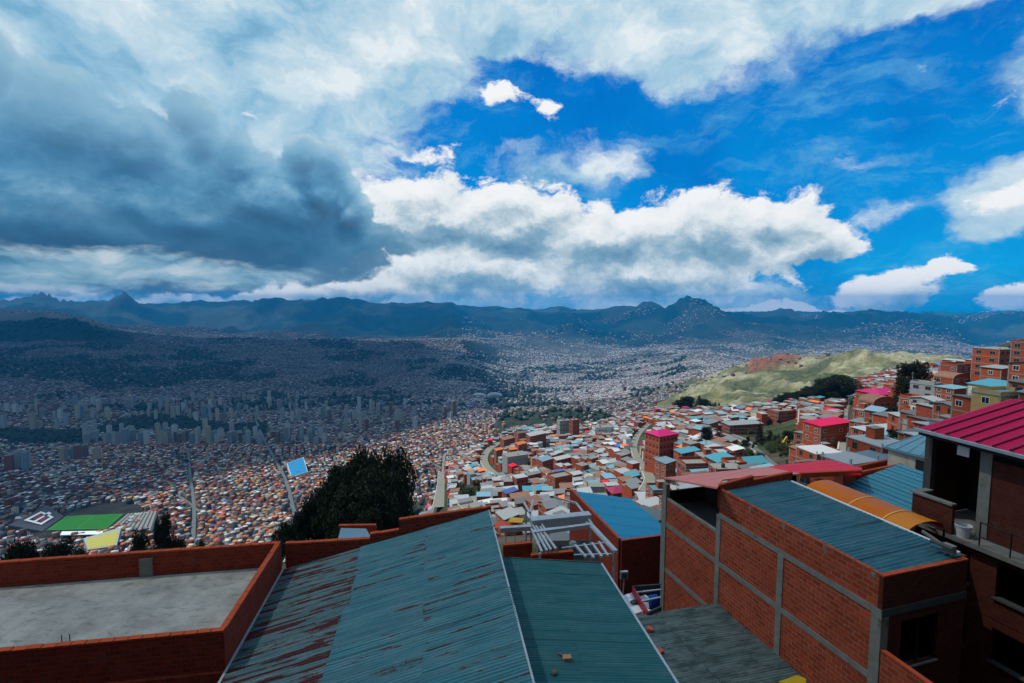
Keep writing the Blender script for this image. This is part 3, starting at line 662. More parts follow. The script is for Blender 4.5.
def far_city():
    zones = [(690, 1750, 9.6, 130), (1750, 2900, 12, 220), (2900, 5200, 16, 380), (5200, 8800, 27, 650)]
    PX, PY, PA, PS = [], [], [], []
    for D0, D1, sp, pr in zones:
        area = 2.5 * (D1 * D1 - D0 * D0) / 2; npatch = int(area / (pr * pr * 1.6)) + 3
        d = np.sqrt(rng.uniform(D0 ** 2, D1 ** 2, npatch)); t = rng.uniform(-1.25, 1.25, npatch); cx, cy_ = t * d, d
        ang = .35 + rng.normal(0, .38, npatch)
        n = int(1.5 * pr / sp); g = np.arange(-n, n + 1); gx, gy = np.meshgrid(g, g, indexing='ij')
        lx = (gx * sp * .98 + np.floor(gx / 2) * sp * .42).ravel(); ly = (gy * sp * 1.02 + np.floor(gy / 6) * sp * .5).ravel()
        for k in range(npatch):
            js = sp * (.11 if sp < 14 else .3); jx, jy = lx + rng.normal(0, js, lx.shape), ly + rng.normal(0, js, lx.shape); c, s_ = math.cos(ang[k]), math.sin(ang[k])
            x = cx[k] + jx * c - jy * s_; y = cy_[k] + jx * s_ + jy * c
            ok = (np.abs(x) < 1.22 * y) & (y >= D0) & (y < D1); x, y = x[ok], y[ok]
            if not len(x): continue
            near = np.argmin((x[:, None] - cx[None]) ** 2 + (y[:, None] - cy_[None]) ** 2, 1) == k
            x, y = x[near], y[near]; PX.append(x); PY.append(y); PA.append(np.full(len(x), ang[k])); PS.append(np.full(len(x), sp))
    X, Y, A, S_ = map(np.concatenate, (PX, PY, PA, PS)); t = X / Y
    keep = rng.uniform(0, 1, len(X)) < .93
    lkup = lambda F: F[np.clip(((t - TG[0]) / dT).astype(int), 0, NT_ - 1), np.clip(((np.log(Y) - LG[0]) / dL).astype(int), 0, NL - 1)]
    keep &= lkup(m_dark) < .3; keep &= rng.uniform(0, 1, len(X)) > lkup(m_yel) * .96; keep &= rng.uniform(0, 1, len(X)) > lkup(m_knoll) * .93
    keep &= rng.uniform(0, 1, len(X)) > lkup(m_mount) * .97
    keep &= ~((lkup(gr) > .35) & (Y > 2500) & (rng.uniform(0, 1, len(X)) < .86))
    keep &= ~((fbm(X / 620, Y / 420, 4, 91) > .62) & (Y > 3000) & (t > tpx(470)) & (rng.uniform(0, 1, len(X)) < .9))
    pyv = 341.5 - FPX * (SP * Y + CP * H(X, Y)) / (CP * Y - SP * H(X, Y)); pxv = 512 + FPX * X / (CP * Y - SP * H(X, Y))
    park = (np.abs(pyv - (430 - .035 * (pxv - 100)) - 6 * np.sin(pxv / 33)) < 6.5 + 2 * np.sin(pxv / 20)) & (pxv > -20) & (pxv < 268)
    keep &= ~park
    keep &= ~((Y < 1080) & (t > tpx(345)))          # steep, wooded drop under the near hillside
    keep &= ~((Y < 2000) & (t > tpx(660)))
    keep &= np.hypot(X + 835, Y - 955) > 86
    keep &= np.hypot(X - gp(299, 471).x, Y - gp(299, 471).y) > 42
    for x, y, w in RD: 
        if y > 700: keep &= np.hypot(X - x, Y - y) > w + 4
    X, Y, A, S_, = X[keep], Y[keep], A[keep], S_[keep]; n = len(X)
    W = S_ * rng.uniform(.68, 1.0, n); L = S_ * rng.uniform(.68, 1.05, n); Hh = rng.choice([3.2, 5.8, 8.4, 11.2], n, p=[.25, .42, .26, .07]) + rng.uniform(-.4, .6, n)
    big = rng.uniform(0, 1, n) < .02; Hh = np.where(big & (Y < 5200), Hh + rng.uniform(5, 14, n), Hh); Hh = np.where(Y > 5200, Hh * 1.3, Hh)
    wc, rc = pick(WALLS, n), pick(ROOFS, n)
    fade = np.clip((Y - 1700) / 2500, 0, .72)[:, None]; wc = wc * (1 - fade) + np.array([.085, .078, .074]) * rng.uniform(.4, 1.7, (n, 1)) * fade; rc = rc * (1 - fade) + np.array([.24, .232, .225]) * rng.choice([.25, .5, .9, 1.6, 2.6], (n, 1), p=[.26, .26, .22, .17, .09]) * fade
    warm = (Y < 2000) & (X / Y > tpx(70)) & (rng.uniform(0, 1, n) < .34); rc[warm] = np.array([[.62, .20, .05], [.58, .13, .06], [.66, .60, .50], [.60, .36, .14]])[rng.integers(0, 4, warm.sum())] * rng.uniform(.7, 1.1, (warm.sum(), 1))  # more clay-coloured roofs, warm and bright to strengthen the sunlit patch
    vly = (1 + 1.1 * ss(t[keep] if False else X / Y, tpx(400), tpx(500)) * ss(Y, 2400, 3000))[:, None]; rc = np.minimum(rc * vly, .72) * .85; wc = np.minimum(wc * vly, .7) * .75  # paler mid-valley houses, their colour brightened to look sunlit
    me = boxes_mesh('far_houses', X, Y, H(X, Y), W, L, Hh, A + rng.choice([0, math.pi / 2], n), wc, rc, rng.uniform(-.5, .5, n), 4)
    me.materials.append(M_far); o = bpy.data.objects.new('far_houses', me); COL.objects.link(o); o['kind'] = 'stuff'; o['label'] = 'countless small houses covering the valley floor and far hillsides'; o['category'] = 'houses'
    # villages scattered over the far mountains and along the distant crests
    m = 5200; d = rng.uniform(8500, 12500, m * 3); t = rng.uniform(-.1, 1.15, m * 3); cl = fbm(t * d / 900, d / 700, 4, 61); k = np.where(cl > .55)[0][:m]; d, t = d[k], t[k]; n = len(d)
    me = boxes_mesh('far_villages', t * d, d, H(t * d, d), rng.uniform(12, 34, n), rng.uniform(12, 30, n), rng.uniform(4, 14, n), rng.uniform(0, 3, n), pick(WALLS, n) * 1.2, pick(ROOFS, n) * 1.3, rng.uniform(-1, 1, n), 8)
    me.materials.append(M_far); o = bpy.data.objects.new('far_villages', me); COL.objects.link(o); o['kind'] = 'stuff'; o['label'] = 'specks of pale houses scattered over the blue mountains'; o['category'] = 'houses'
    print('far houses', len(X), n)
far_city()
# city greenery: clumps of dark trees, one mass
def ico():
    bm = bmesh.new(); bmesh.ops.create_icosphere(bm, subdivisions=1, radius=1); v = np.array([x.co[:] for x in bm.verts]); f = np.array([[q.index for q in p.verts] for p in bm.faces]); bm.free(); return v, f
M_leaf_far = plain('far_foliage', (.022, .032, .018), .9, .5, .25)
def tree_mass(name, label, X, Y, rad):
    v, f = ico(); n = len(X); sc = np.stack([rad * rng.uniform(.7, 1.2, n), rad * rng.uniform(.7, 1.2, n), rad * rng.uniform(.7, 1.5, n)], -1)
    V = v[None] * sc[:, None, :] * rng.uniform(.72, 1.25, (n, len(v), 1)); V[..., 0] += X[:, None]; V[..., 1] += Y[:, None]; V[..., 2] += (H(X, Y) + rad * .75)[:, None]
    me = bpy.data.meshes.new(name); fast_mesh(me, V.reshape(-1, 3), (f[None] + (np.arange(n) * len(v))[:, None, None]).reshape(-1, 3)); me.materials.append(M_leaf_far)
    o = bpy.data.objects.new(name, me); COL.objects.link(o); o['kind'] = 'stuff'; o['label'] = label; o['category'] = 'trees'
def pixpts(n, boxes):
    out = []
    for k in range(n):
        x0, x1, y0, y1 = random.choice(boxes); p = gp(random.uniform(x0, x1), random.uniform(y0, y1)); out.append((p.x, p.y))
    return np.array(out).T
px_ = np.array([gp(x, 430 - .035 * (x - 100) + 6 * math.sin(x / 33) + random.gauss(0, 3.4))[:2] for x in np.random.default_rng(3).uniform(-10, 264, 900)]).T
d = np.sqrt(rng.uniform(900 ** 2, 2900 ** 2, 2600)); t = rng.uniform(-1.2, .1, 2600); kk = fbm(t * d / 130, d / 130, 3, 44) > .60
d2 = np.sqrt(rng.uniform(2600 ** 2, 6500 ** 2, 9000)); t2 = rng.uniform(-1.2, .35, 9000); k2 = fbm(t2 * d2 / 420, d2 / 420, 5, 71) > .535
slope_x, slope_y = np.array([gp(random.uniform(405, 640), random.uniform(404, 421))[:2] for k in range(260)]).T
d3 = rng.uniform(740, 1180, 700); t3 = rng.uniform(-.35, .3, 700)
far_x = np.concatenate([px_[0], (t * d)[kk], (t2 * d2)[k2], slope_x, t3 * d3]); far_y = np.concatenate([px_[1], d[kk], d2[k2], slope_y, d3])
tree_mass('city_trees', 'dark trees clumped in the parks and gullies of the far city', far_x, far_y, np.where(far_y > 2600, rng.uniform(7, 15, len(far_x)), rng.uniform(3.5, 8, len(far_x))))

# ------------------------------------------------------------------ apartment towers downtown, each one a thing
TOWER_C = [('white', (.52, .53, .53)), ('pale grey', (.36, .38, .39)), ('grey', (.24, .26, .27)), ('beige', (.40, .34, .26)), ('brown', (.20, .11, .08)), ('brick red', (.24, .075, .055)), ('cream', (.46, .42, .33)), ('blue-grey', (.20, .27, .31))]
TM = [facade_mat('tower_' + n.replace(' ', '_').replace('-', '_'), base=c, su=3.6, sv=3.1, du=(.16, .84), dv=(.3, .84)) for n, c in TOWER_C]
def towers():
    bands = [('front', 10, 30, 468, 474, 4), ('front', 62, 100, 458, 464, 5), ('front', 85, 330, 437, 446, 78), ('rear', 2, 70, 412, 430, 15), ('rear', 60, 210, 404, 420, 40), ('rear', 190, 300, 400, 424, 40), ('rear', 290, 420, 408, 432, 44), ('rear', 420, 475, 412, 424, 5), ('outlying', 520, 640, 384, 402, 12)]
    T_ = []
    for row, x0, x1, y0, y1, n in bands:
        for k in range(n):
            for tr in range(20):
                p = gp(random.uniform(x0, x1), random.uniform(y0, y1), 700)
                if all((p.x - q[0].x) ** 2 + (p.y - q[0].y) ** 2 > 24 ** 2 for q in T_) and road_clear(p.x, p.y, 12): break
            T_.append((p, row))
    info = []
    for p, row in T_:
        c = random.choices(range(8), [6, 6, 5, 4, 2, 1.5, 4, 3])[0]; h = random.triangular(24, 80, 44) * (1 if row != 'outlying' else .75); w = random.uniform(11, 17); d_ = random.uniform(11, 17)
        info.append([proj(*p)[0], p, row, c, h, w, d_])
    info.sort(key=lambda a: a[0]); cnt = {}
    for px, p, row, c, h, w, d_ in info:
        size = 'tall' if h > 52 else 'low' if h < 34 else 'mid-height'
        key = (row, TOWER_C[c][0]); cnt[key] = cnt.get(key, 0) + 1
        where = {'front': 'downtown row before the park', 'rear': 'downtown rows behind the park', 'outlying': 'mid-valley district'}[row]
        o = thing('apartment_tower', p, f'{size} {TOWER_C[c][0]} apartment tower, {ordinal(cnt[key])} of that colour from left, {where}', 'tower', 'apartment towers downtown')
        a = .3 + random.gauss(0, .2); b = MB(); b.cbox(p - Vector((0, 0, 6)), w, d_, h + 6, a)
        # metre-scaled facade coordinates: every wall starts at zero
        for i, f in enumerate(b.f):
            P = [Vector(b.v[j]) for j in f]
            if abs((P[1] - P[0]).cross(P[2] - P[0]).normalized().z) > .8: b.uv[i] = [(-5, -5)] * 4
            else:
                t_ = Vector((math.cos(a), math.sin(a), 0)) if abs((P[1] - P[0]).normalized().dot(Vector((math.cos(a), math.sin(a), 0)))) > .7 or abs((P[2] - P[1]).normalized().dot(Vector((math.cos(a), math.sin(a), 0)))) > .7 else Vector((-math.sin(a), math.cos(a), 0))
                b.uv[i] = [((q - p).dot(t_) + 50, q.z - p.z + 6) for q in P]
        b.build('wall', TM[c], o)
        r = MB(); r.cbox(p + Vector((0, 0, h)), w * random.uniform(.3, .6), d_ * random.uniform(.3, .6), random.uniform(2.5, 5), a); r.cbox(p + Vector((0, 0, h)), w * .98, d_ * .98, .7, a); r.build('roof', M_conc, o)
towers()
# ------------------------------------------------------------------ houses of the near hillside
M_pl = {n: plain('plaster_' + n.replace(' ', '_'), c, .9, .25, .8, stain=.45, stain_c=(.16, .13, .11)) for n, c in
        [('white', (.58, .60, .60)), ('cream', (.48, .42, .31)), ('grey', (.25, .255, .25)), ('green', (.16, .27, .22)), ('ochre', (.42, .27, .10)), ('pink', (.42, .18, .17))]}
M_brickfar = brick('brick_hillside', (.40, .072, .026), (.28, .048, .02), (.22, .12, .08), bw=.3, bh=.18, dirt=.5, plaster=.35)
M_brickfar2 = brick('brick_hillside_dark', (.30, .055, .030), (.22, .040, .024), (.20, .13, .10), bw=.3, bh=.18, dirt=.5, plaster=.45)
TINS = {'pale grey': tin('roof_pale_grey', (.28, .31, .32), (.38, .40, .40), amount=.5, thr=.6, dust=.3), 'grey': tin('roof_grey', (.13, .15, .16), (.19, .205, .205), amount=.6, thr=.56),
        'white': tin('roof_white', (.50, .52, .52), (.60, .61, .60), amount=.3, thr=.66, dust=.3), 'pale teal': M_tin_pale, 'teal': M_tin_mid, 'blue': tin('roof_blue', (.025, .14, .48), (.03, .17, .55), amount=.2, thr=.68),
        'sky blue': tin('roof_sky', (.12, .28, .38), (.18, .35, .45), amount=.3, thr=.64, dust=.3), 'rusty': tin('roof_rusty', (.20, .11, .075), (.28, .16, .11), rust=(.14, .05, .03), amount=.8, thr=.5),
        'orange': tin('roof_orange', (.72, .16, .025), (.78, .20, .035), rust=(.5, .11, .03), amount=.4, thr=.6), 'magenta': M_tin_magenta, 'crimson': M_tin_crimson, 'hot pink': tin('roof_hot_pink', (.50, .006, .13), (.56, .01, .16), amount=.15, thr=.68)}
def window_mesh(name, w, h, frame):
    b = MB(); b.m = 0; b.box((-w / 2, -.03, 0), (w, 0, 0), (0, .06, 0), (0, 0, h)); b.m = 1; f = .09
    for o, x, z in (((-w / 2 - f, -.05, -f), (w + 2 * f, 0, 0), f), ((-w / 2 - f, -.05, h), (w + 2 * f, 0, 0), f)): b.box(o, x, (0, .1, 0), (0, 0, z))
    for xx in (-w / 2 - f, w / 2, -.03): b.box((xx, -.045, .001), (f if xx != -.03 else .06, 0, 0), (0, .09, 0), (0, 0, h - .002))
    o = b.build(name, [M_glass, frame]); me = o.data; bpy.data.objects.remove(o); return me
WIN = [window_mesh('window', 1.25, 1.15, M_pl['white']), window_mesh('window', 1.0, 1.2, M_conc_dark), window_mesh('window', 1.7, 1.2, M_conc)]
def add_win(root, me, p, ang, name='window'):
    o = bpy.data.objects.new(name, me); COL.objects.link(o); o.parent = root; o.matrix_parent_inverse = Matrix.Translation(root.location).inverted()
    o.location = p; o.rotation_euler = (0, 0, ang); return o
HOUSES = []
TANKS = [plain('tank_black', (.03, .03, .033), .5, .2, 1), plain('tank_blue', (.03, .10, .28), .5, .2, 1), M_conc]
def house(p, w, d, h, rot, wall, roof, rtype='mono', label=None, storeys=None, wins=True, cat='house', name='brick_house', group=None, ov=.35, slope=.12, frame=True, below=6, stuff=None, wseed=0, flip=1):
    """a house whose base centre is p, front (−y side before turning) w wide, d deep, walls h high"""
    rr = random.Random(wseed or hash((round(p[0], 1), round(p[1], 1)))); p = Vector(p); c, s_ = math.cos(rot), math.sin(rot)
    X = lambda x, y, z=0: Vector((p.x + x * c - y * s_, p.y + x * s_ + y * c, p.z + z))
    storeys = storeys or max(1, round(h / 2.7)); fh = h / storeys
    root = None
    if stuff is None:
        root = thing(name, p, label, cat, group)
    b = MB() if stuff is None else stuff[0]; r = MB() if stuff is None else stuff[1]
    hw, hd = w / 2, d / 2; rise = slope * w if rtype == 'mono' else 0
    zl, zr = (h, h + rise) if flip > 0 else (h + rise, h)
    b.m = 0
    b.hexa([X(-hw, -hd, -below), X(hw, -hd, -below), X(hw, hd, -below), X(-hw, hd, -below)], [X(-hw, -hd, zl), X(hw, -hd, zr), X(hw, hd, zr), X(-hw, hd, zl)])
    if frame and stuff is None:
        b.m = 1
        for k in range(1, storeys + (0 if rtype == 'mono' else 1)):
            z = fh * k - .12
            for q0, q1 in (((-hw - .025, -hd - .025), (hw + .025, -hd - .025)), ((hw + .025, -hd - .025), (hw + .025, hd + .025)), ((-hw - .025, hd + .025), (-hw - .025, -hd - .025))):
                A, B = X(*q0, z), X(*q1, z); dv = (B - A); n = Vector((-dv.y, dv.x, 0)).normalized() * .06
                b.box(A, dv, n, (0, 0, .22))
        for xx, yy in ((-hw, -hd), (hw, -hd), (-hw, hd)):
            o = X(xx - .035 if xx < 0 else xx - .235, yy - .035 if yy < 0 else yy - .235, -below); b.box(o, X(1, 0) - X(0, 0) if False else Vector((c * .27, s_ * .27, 0)), Vector((-s_ * .27, c * .27, 0)), (0, 0, below + h - .02))
    if rtype == 'mono':
        dz = rise / w * ov; r.slab([X(-hw - ov, -hd - ov, zl + .02 - dz * flip), X(hw + ov, -hd - ov, zr + .02 + dz * flip), X(hw + ov, hd + ov, zr + .02 + dz * flip), X(-hw - ov, hd + ov, zl + .02 - dz * flip)], -.09)
    elif rtype == 'flat':
        r.box(X(-hw - .15, -hd - .15, h), Vector((c, s_, 0)) * (w + .3), Vector((-s_, c, 0)) * (d + .3), (0, 0, .2))
        if stuff is None:
            for xx, yy in ((-hw, -hd), (hw - .25, -hd), (-hw, hd - .25), (hw - .25, hd - .25)): r.box(X(xx, yy, h + .2), Vector((c, s_, 0)) * .25, Vector((-s_, c, 0)) * .25, (0, 0, rr.uniform(.3, .9)))
            ph = rr.choice([0, 0, .7, 1.0])
            if ph:
                b.m = 0
                for o, a_, b_ in ((X(-hw, -hd, h + .2), w, .15), (X(-hw, hd - .15, h + .2), w, .15), (X(-hw, -hd + .15, h + .2), .15, d - .3), (X(hw - .15, -hd + .15, h + .2), .15, d - .3)):
                    b.box(o, Vector((c, s_, 0)) * a_, Vector((-s_, c, 0)) * b_, (0, 0, ph))
    elif rtype == 'gable':
        e = slope * d * 1.2; b.m = 0
        for xx in (-hw, hw): q = [X(xx, -hd, h), X(xx, hd, h), X(xx, 0, h + e)]; b.quad(q if xx > 0 else q[::-1])
        k = e / hd * ov
        r.slab([X(-hw - ov, -hd - ov, h - k + .02), X(hw + ov, -hd - ov, h - k + .02), X(hw + ov, 0, h + e + .02), X(-hw - ov, 0, h + e + .02)], -.09)
        r.slab([X(-hw - ov, 0, h + e + .02), X(hw + ov, 0, h + e + .02), X(hw + ov, hd + ov, h - k + .02), X(-hw - ov, hd + ov, h - k + .02)], -.09)
    elif rtype == 'hip':
        e = slope * w * 1.4; o_ = ov + .3; k = hw * .35
        q = [X(-hw - o_, -hd - o_, h), X(hw + o_, -hd - o_, h), X(hw + o_, hd + o_, h), X(-hw - o_, hd + o_, h)]; t0, t1 = X(-k, 0, h + e), X(k, 0, h + e)
        r.quad([q[0], q[1], t1, t0]); r.quad([q[1], q[2], t1]); r.quad([q[2], q[3], t0, t1]); r.quad([q[3], q[0], t0]); r.quad(q[::-1])
    elif rtype == 'vault':
        e = .22 * w; n = 12
        for k in range(n):
            a0, a1 = math.pi * k / n, math.pi * (k + 1) / n
            f = lambda a, y, g=0: X(-(hw + g) * math.cos(a), y, h + (e + g) * math.sin(a))
            r.quad([f(a0, -hd - .2, .12), f(a1, -hd - .2, .12), f(a1, hd + .2, .12), f(a0, hd + .2, .12)]); r.quad([f(a0, -hd - .2, .12), f(a0, -hd - .2, -.1), f(a1, -hd - .2, -.1), f(a1, -hd - .2, .12)])
            b.m = 0; b.quad([X(0, -hd - .01, h), f(a1, -hd - .01, -.1), f(a0, -hd - .01, -.1)])
    if stuff is not None: return None
    if rtype == 'flat' and rr.random() < .45:
        b.m = 0; q = X(rr.uniform(-hw * .4, 0), rr.uniform(-hd * .2, hd * .3), h + .2); b.box(q, Vector((c, s_, 0)) * 2.2, Vector((-s_, c, 0)) * 2.0, (0, 0, 2.1)); b.m = 1; b.box(q + Vector((0, 0, 2.1)) - Vector((c, s_, 0)) * .15, Vector((c, s_, 0)) * 2.5, Vector((-s_, c, 0)) * 2.1, (0, 0, .12))
    if name != 'arched_hall' and rtype == 'flat' and rr.random() < .5:
        t = MB(); q = X(rr.uniform(-hw * .6, hw * .6), -hd * .55, h + .2); t.tube(q, q + Vector((0, 0, 1.15)), .55, 12); t.tube(q + Vector((0, 0, 1.15)), q + Vector((0, 0, 1.4)), .55, 12, .2); t.build('water_tank', rr.choice(TANKS), root)
    b.build('wall', [wall, M_conc], root)
    r.build('roof', roof, root, smooth=rtype == 'vault')
    if wins:
        wm = rr.choice(WIN)
        for (ax, ay, L, ang, nx, ny) in ((-hw, -hd, w, 0, 1, 0), (hw, -hd, d, math.pi / 2, 0, 1), (-hw, hd, d, -math.pi / 2, 0, -1)):
            if wins == 'front' and ang != 0: continue
            n = max(1, int(L / rr.uniform(2.6, 3.6)))
            for k in range(storeys):
                for i in range(n):
                    if rr.random() < .14: continue
                    u = L * (i + .5) / n; off = .012
                    q = X(ax + nx * u, ay + ny * u, fh * k + .95)
                    nrm = Vector((math.sin(ang + rot), -math.cos(ang + rot), 0)); add_win(root, wm, q + nrm * off, ang + rot)
        if rr.random() < .8:
            q = X(rr.uniform(-hw + .8, hw - .8), -hd, 0); add_win(root, DOOR, q + Vector((s_, -c, 0)) * .014, rot, 'door')
    HOUSES.append((root, p, w, d, h)); return root
_b = MB(); _b.box((-.5, -.04, 0), (1, 0, 0), (0, .08, 0), (0, 0, 2.1)); _o = _b.build('door', plain('door_paint', (.10, .05, .035), .6, .3, 2)); DOOR = _o.data; bpy.data.objects.remove(_o)
LANDM = []
def hp(x0, x1, yt, yb, ratio, rot, D=None, **kw):
    """house given by its measured left, right, eave and base bearings; ratio = depth / width"""
    xm = (x0 + x1) / 2
    if D is None: g = gp(xm, yb, 40, 1400); D = g.y
    else: D *= 1.6
    rot = R(rot); wv = at(x1, yb, D).x - at(x0, yb, D).x; w = wv / (abs(math.cos(rot)) + ratio * abs(math.sin(rot))); d = w * ratio
    h = at(xm, yt, D).z - at(xm, yb, D).z; a, bb = ray(xm, yb); Dc = D + d * .25; q = Vector((a * Dc, Dc, at(xm, yb, D).z))
    return house(q, w, d, max(2.4, h), rot, **kw)
B1, B2 = M_brickfar, M_brickfar2
hp(645, 676, 434, 468, .8, 28, wall=B1, roof=TINS['hot pink'], rtype='hip', slope=.10, storeys=5, name='apartment_block', cat='apartment block', label='five-storey brick block under a hot pink hipped roof beside the worn street')
hp(494, 503, 450, 464, 1.0, 20, wall=B1, roof=TINS['orange'], rtype='mono', slope=.14, label='brick house with small orange roof nearest the bend of the curving street')
hp(502, 528, 455, 470, .6, 24, wall=M_pl['grey'], roof=M_conc, rtype='flat', storeys=3, label='grey-fronted flat house with bare columns just below the orange roofs')
hp(507, 517, 449, 460, 1.0, 24, wall=B1, roof=TINS['orange'], rtype='gable', label='brick house with orange gable roof, middle of the three orange roofs')
hp(515, 527, 444, 456, .9, 24, wall=B1, roof=TINS['orange'], rtype='mono', label='brick house with orange roof, rightmost of the three orange roofs')
hp(500, 515, 439, 450, .8, 24, wall=B1, roof=TINS['rusty'], rtype='mono', label='orange brick house with rusty roof directly behind the orange roofs')
hp(514, 530, 433, 446, .8, 24, wall=B1, roof=TINS['grey'], rtype='flat', label='tall orange brick house with grey slab roof above the orange roofs')
hp(526, 546, 435, 450, .7, 18, wall=B1, roof=TINS['white'], rtype='mono', label='brick house with a bright white roof right of the orange roofs')
hp(557, 570, 421, 440, .8, 14, wall=M_pl['grey'], roof=M_conc, rtype='flat', storeys=4, name='apartment_block', cat='apartment block', label='grey plastered block joined to the slim brick tower')
hp(569, 579, 420, 441, 1.0, 22, wall=B2, roof=TINS['white'], rtype='flat', storeys=5, name='apartment_block', cat='apartment block', label='slim dark brick tower with white slab roof on the spur crest')
hp(592, 613, 427, 439, .5, 12, wall=M_pl['white'], roof=M_conc, rtype='flat', storeys=3, name='white_house', label='broad white three-storey house on the spur crest')
hp(512, 528, 477, 494, .8, 26, wall=B1, roof=TINS['pale grey'], rtype='flat', storeys=3, label='three-storey brick house with flat top just above the bright blue tarp roof')
hp(547, 572, 477, 497, .7, 28, wall=B1, roof=M_conc, rtype='flat', storeys=3, label='wide three-storey brick house standing left of the large blue roof')
hp(537, 553, 460, 478, .9, 26, wall=B1, roof=TINS['sky blue'], rtype='mono', storeys=3, label='three-storey brick house with sky blue roof mid-slope')
hp(553, 571, 459, 470, .6, 18, wall=B1, roof=TINS['white'], rtype='mono', label='low brick house with long white roof mid-slope')
hp(502, 518, 492, 503, .7, 28, wall=B1, roof=TINS['blue'], rtype='mono', label='low brick house with vivid blue sheet roof near the steel frame')
hp(606, 629, 491, 498, .8, 18, wall=B2, roof=TINS['hot pink'], rtype='hip', slope=.12, label='low house with a hot pink hipped roof behind the large blue roof')
hp(656, 674, 462, 486, 1.1, 26, wall=B1, roof=TINS['sky blue'], rtype='mono', label='tall brick house with pale sky blue roof at the foot of the worn street')
hp(675, 698, 452, 466, .7, 12, wall=B1, roof=TINS['teal'], rtype='mono', label='brick house with two-tone teal roof right of the hot pink block')
hp(738, 764, 462, 472, .8, 12, wall=B2, roof=M_tin_mid, rtype='gable', slope=.2, label='low house with broad teal gable roof below the grassy bank')
hp(723, 760, 424, 434, .45, 6, wall=B2, roof=TINS['pale grey'], rtype='mono', slope=.03, name='school_building', cat='building', label='long low dark building with pale flat roof above the grassy bank')
hp(724, 742, 450, 463, .7, 14, wall=B1, roof=TINS['white'], rtype='mono', label='brick house with white roof left of the road along the bank')
hp(805, 848, 424, 450, .55, 14, wall=B1, roof=M_tin_magenta, rtype='mono', slope=.06, storeys=3, name='apartment_block', cat='apartment block', label='large brick house under a magenta sheet roof right of the grassy bank')
hp(769, 794, 411, 422, .6, 16, wall=B1, roof=M_conc, rtype='flat', label='wide flat-topped brick house alone under the dark wood')
hp(861, 899, 393, 404, .8, 14, wall=B1, roof=TINS['hot pink'], rtype='hip', slope=.09, label='brick house under a hot pink hipped roof left of the tall dark tree')
hp(861, 892, 402, 416, .6, 12, wall=B1, roof=TINS['rusty'], rtype='vault', label='orange brick house with low barrel-vaulted roof left of the tall dark tree')
hp(938, 964, 388, 408, .8, 14, D=112, wall=B1, roof=TINS['pale teal'], rtype='mono', slope=.03, label='brick house with thin pale blue roof right of the blue tarps')
hp(938, 964, 378, 390, .8, 14, D=128, wall=B1, roof=TINS['rusty'], rtype='vault', label='brick house with shallow barrel vault under the stepped brick blocks')
hp(974, 1012, 386, 406, .9, 16, D=88, wall=M_pl['cream'], roof=M_tin_mid, rtype='mono', slope=.10, name='cream_house', label='cream house with double blue roof above the near magenta roof')
hp(976, 1014, 349, 378, .7, 16, D=124, wall=B1, roof=M_conc, rtype='flat', storeys=4, name='apartment_block', cat='apartment block', label='tall stepped brick block on the right-hand skyline')
hp(1014, 1050, 343, 380, .7, 16, D=112, wall=B2, roof=M_conc, rtype='flat', storeys=5, name='apartment_block', cat='apartment block', label='tallest dark brick block at the far right of the skyline')
hp(984, 1010, 368, 386, .8, 16, D=108, wall=B1, roof=TINS['pale grey'], rtype='mono', slope=.05, label='brick house with pale tin roof in front of the stepped skyline block')
hp(942, 976, 366, 384, .5, 14, D=140, wall=B2, roof=M_conc, rtype='flat', label='long dark brick house left of the stepped skyline block')
hp(855, 900, 430, 446, .5, 10, D=100, wall=B1, roof=TINS['pale grey'], rtype='mono', slope=.03, label='long brick house with grey roof below the barrel-vaulted one')
hp(863, 900, 440, 452, .7, 12, D=84, wall=B2, roof=TINS['pale teal'], rtype='mono', slope=.10, label='low house with wide pale teal roof beside the narrow lane')
LANDM = [('the curving street', 490, 462), ('the orange roofs', 512, 448), ('the hot pink block', 660, 446), ('the white three-storey house', 602, 432), ('the large blue roof', 616, 512), ('the steel roof frame', 560, 528),
         ('the worn street', 645, 478), ('the grassy bank', 766, 452), ('the magenta sheet roof', 824, 424), ('the tall dark tree', 914, 380), ('the stepped skyline block', 995, 362), ('the straight pale street', 442, 486), ('the narrow lane', 847, 430), ('the dark wood', 815, 392), ('the wooded knoll', 706, 405), ('the slim dark brick tower', 574, 430)]
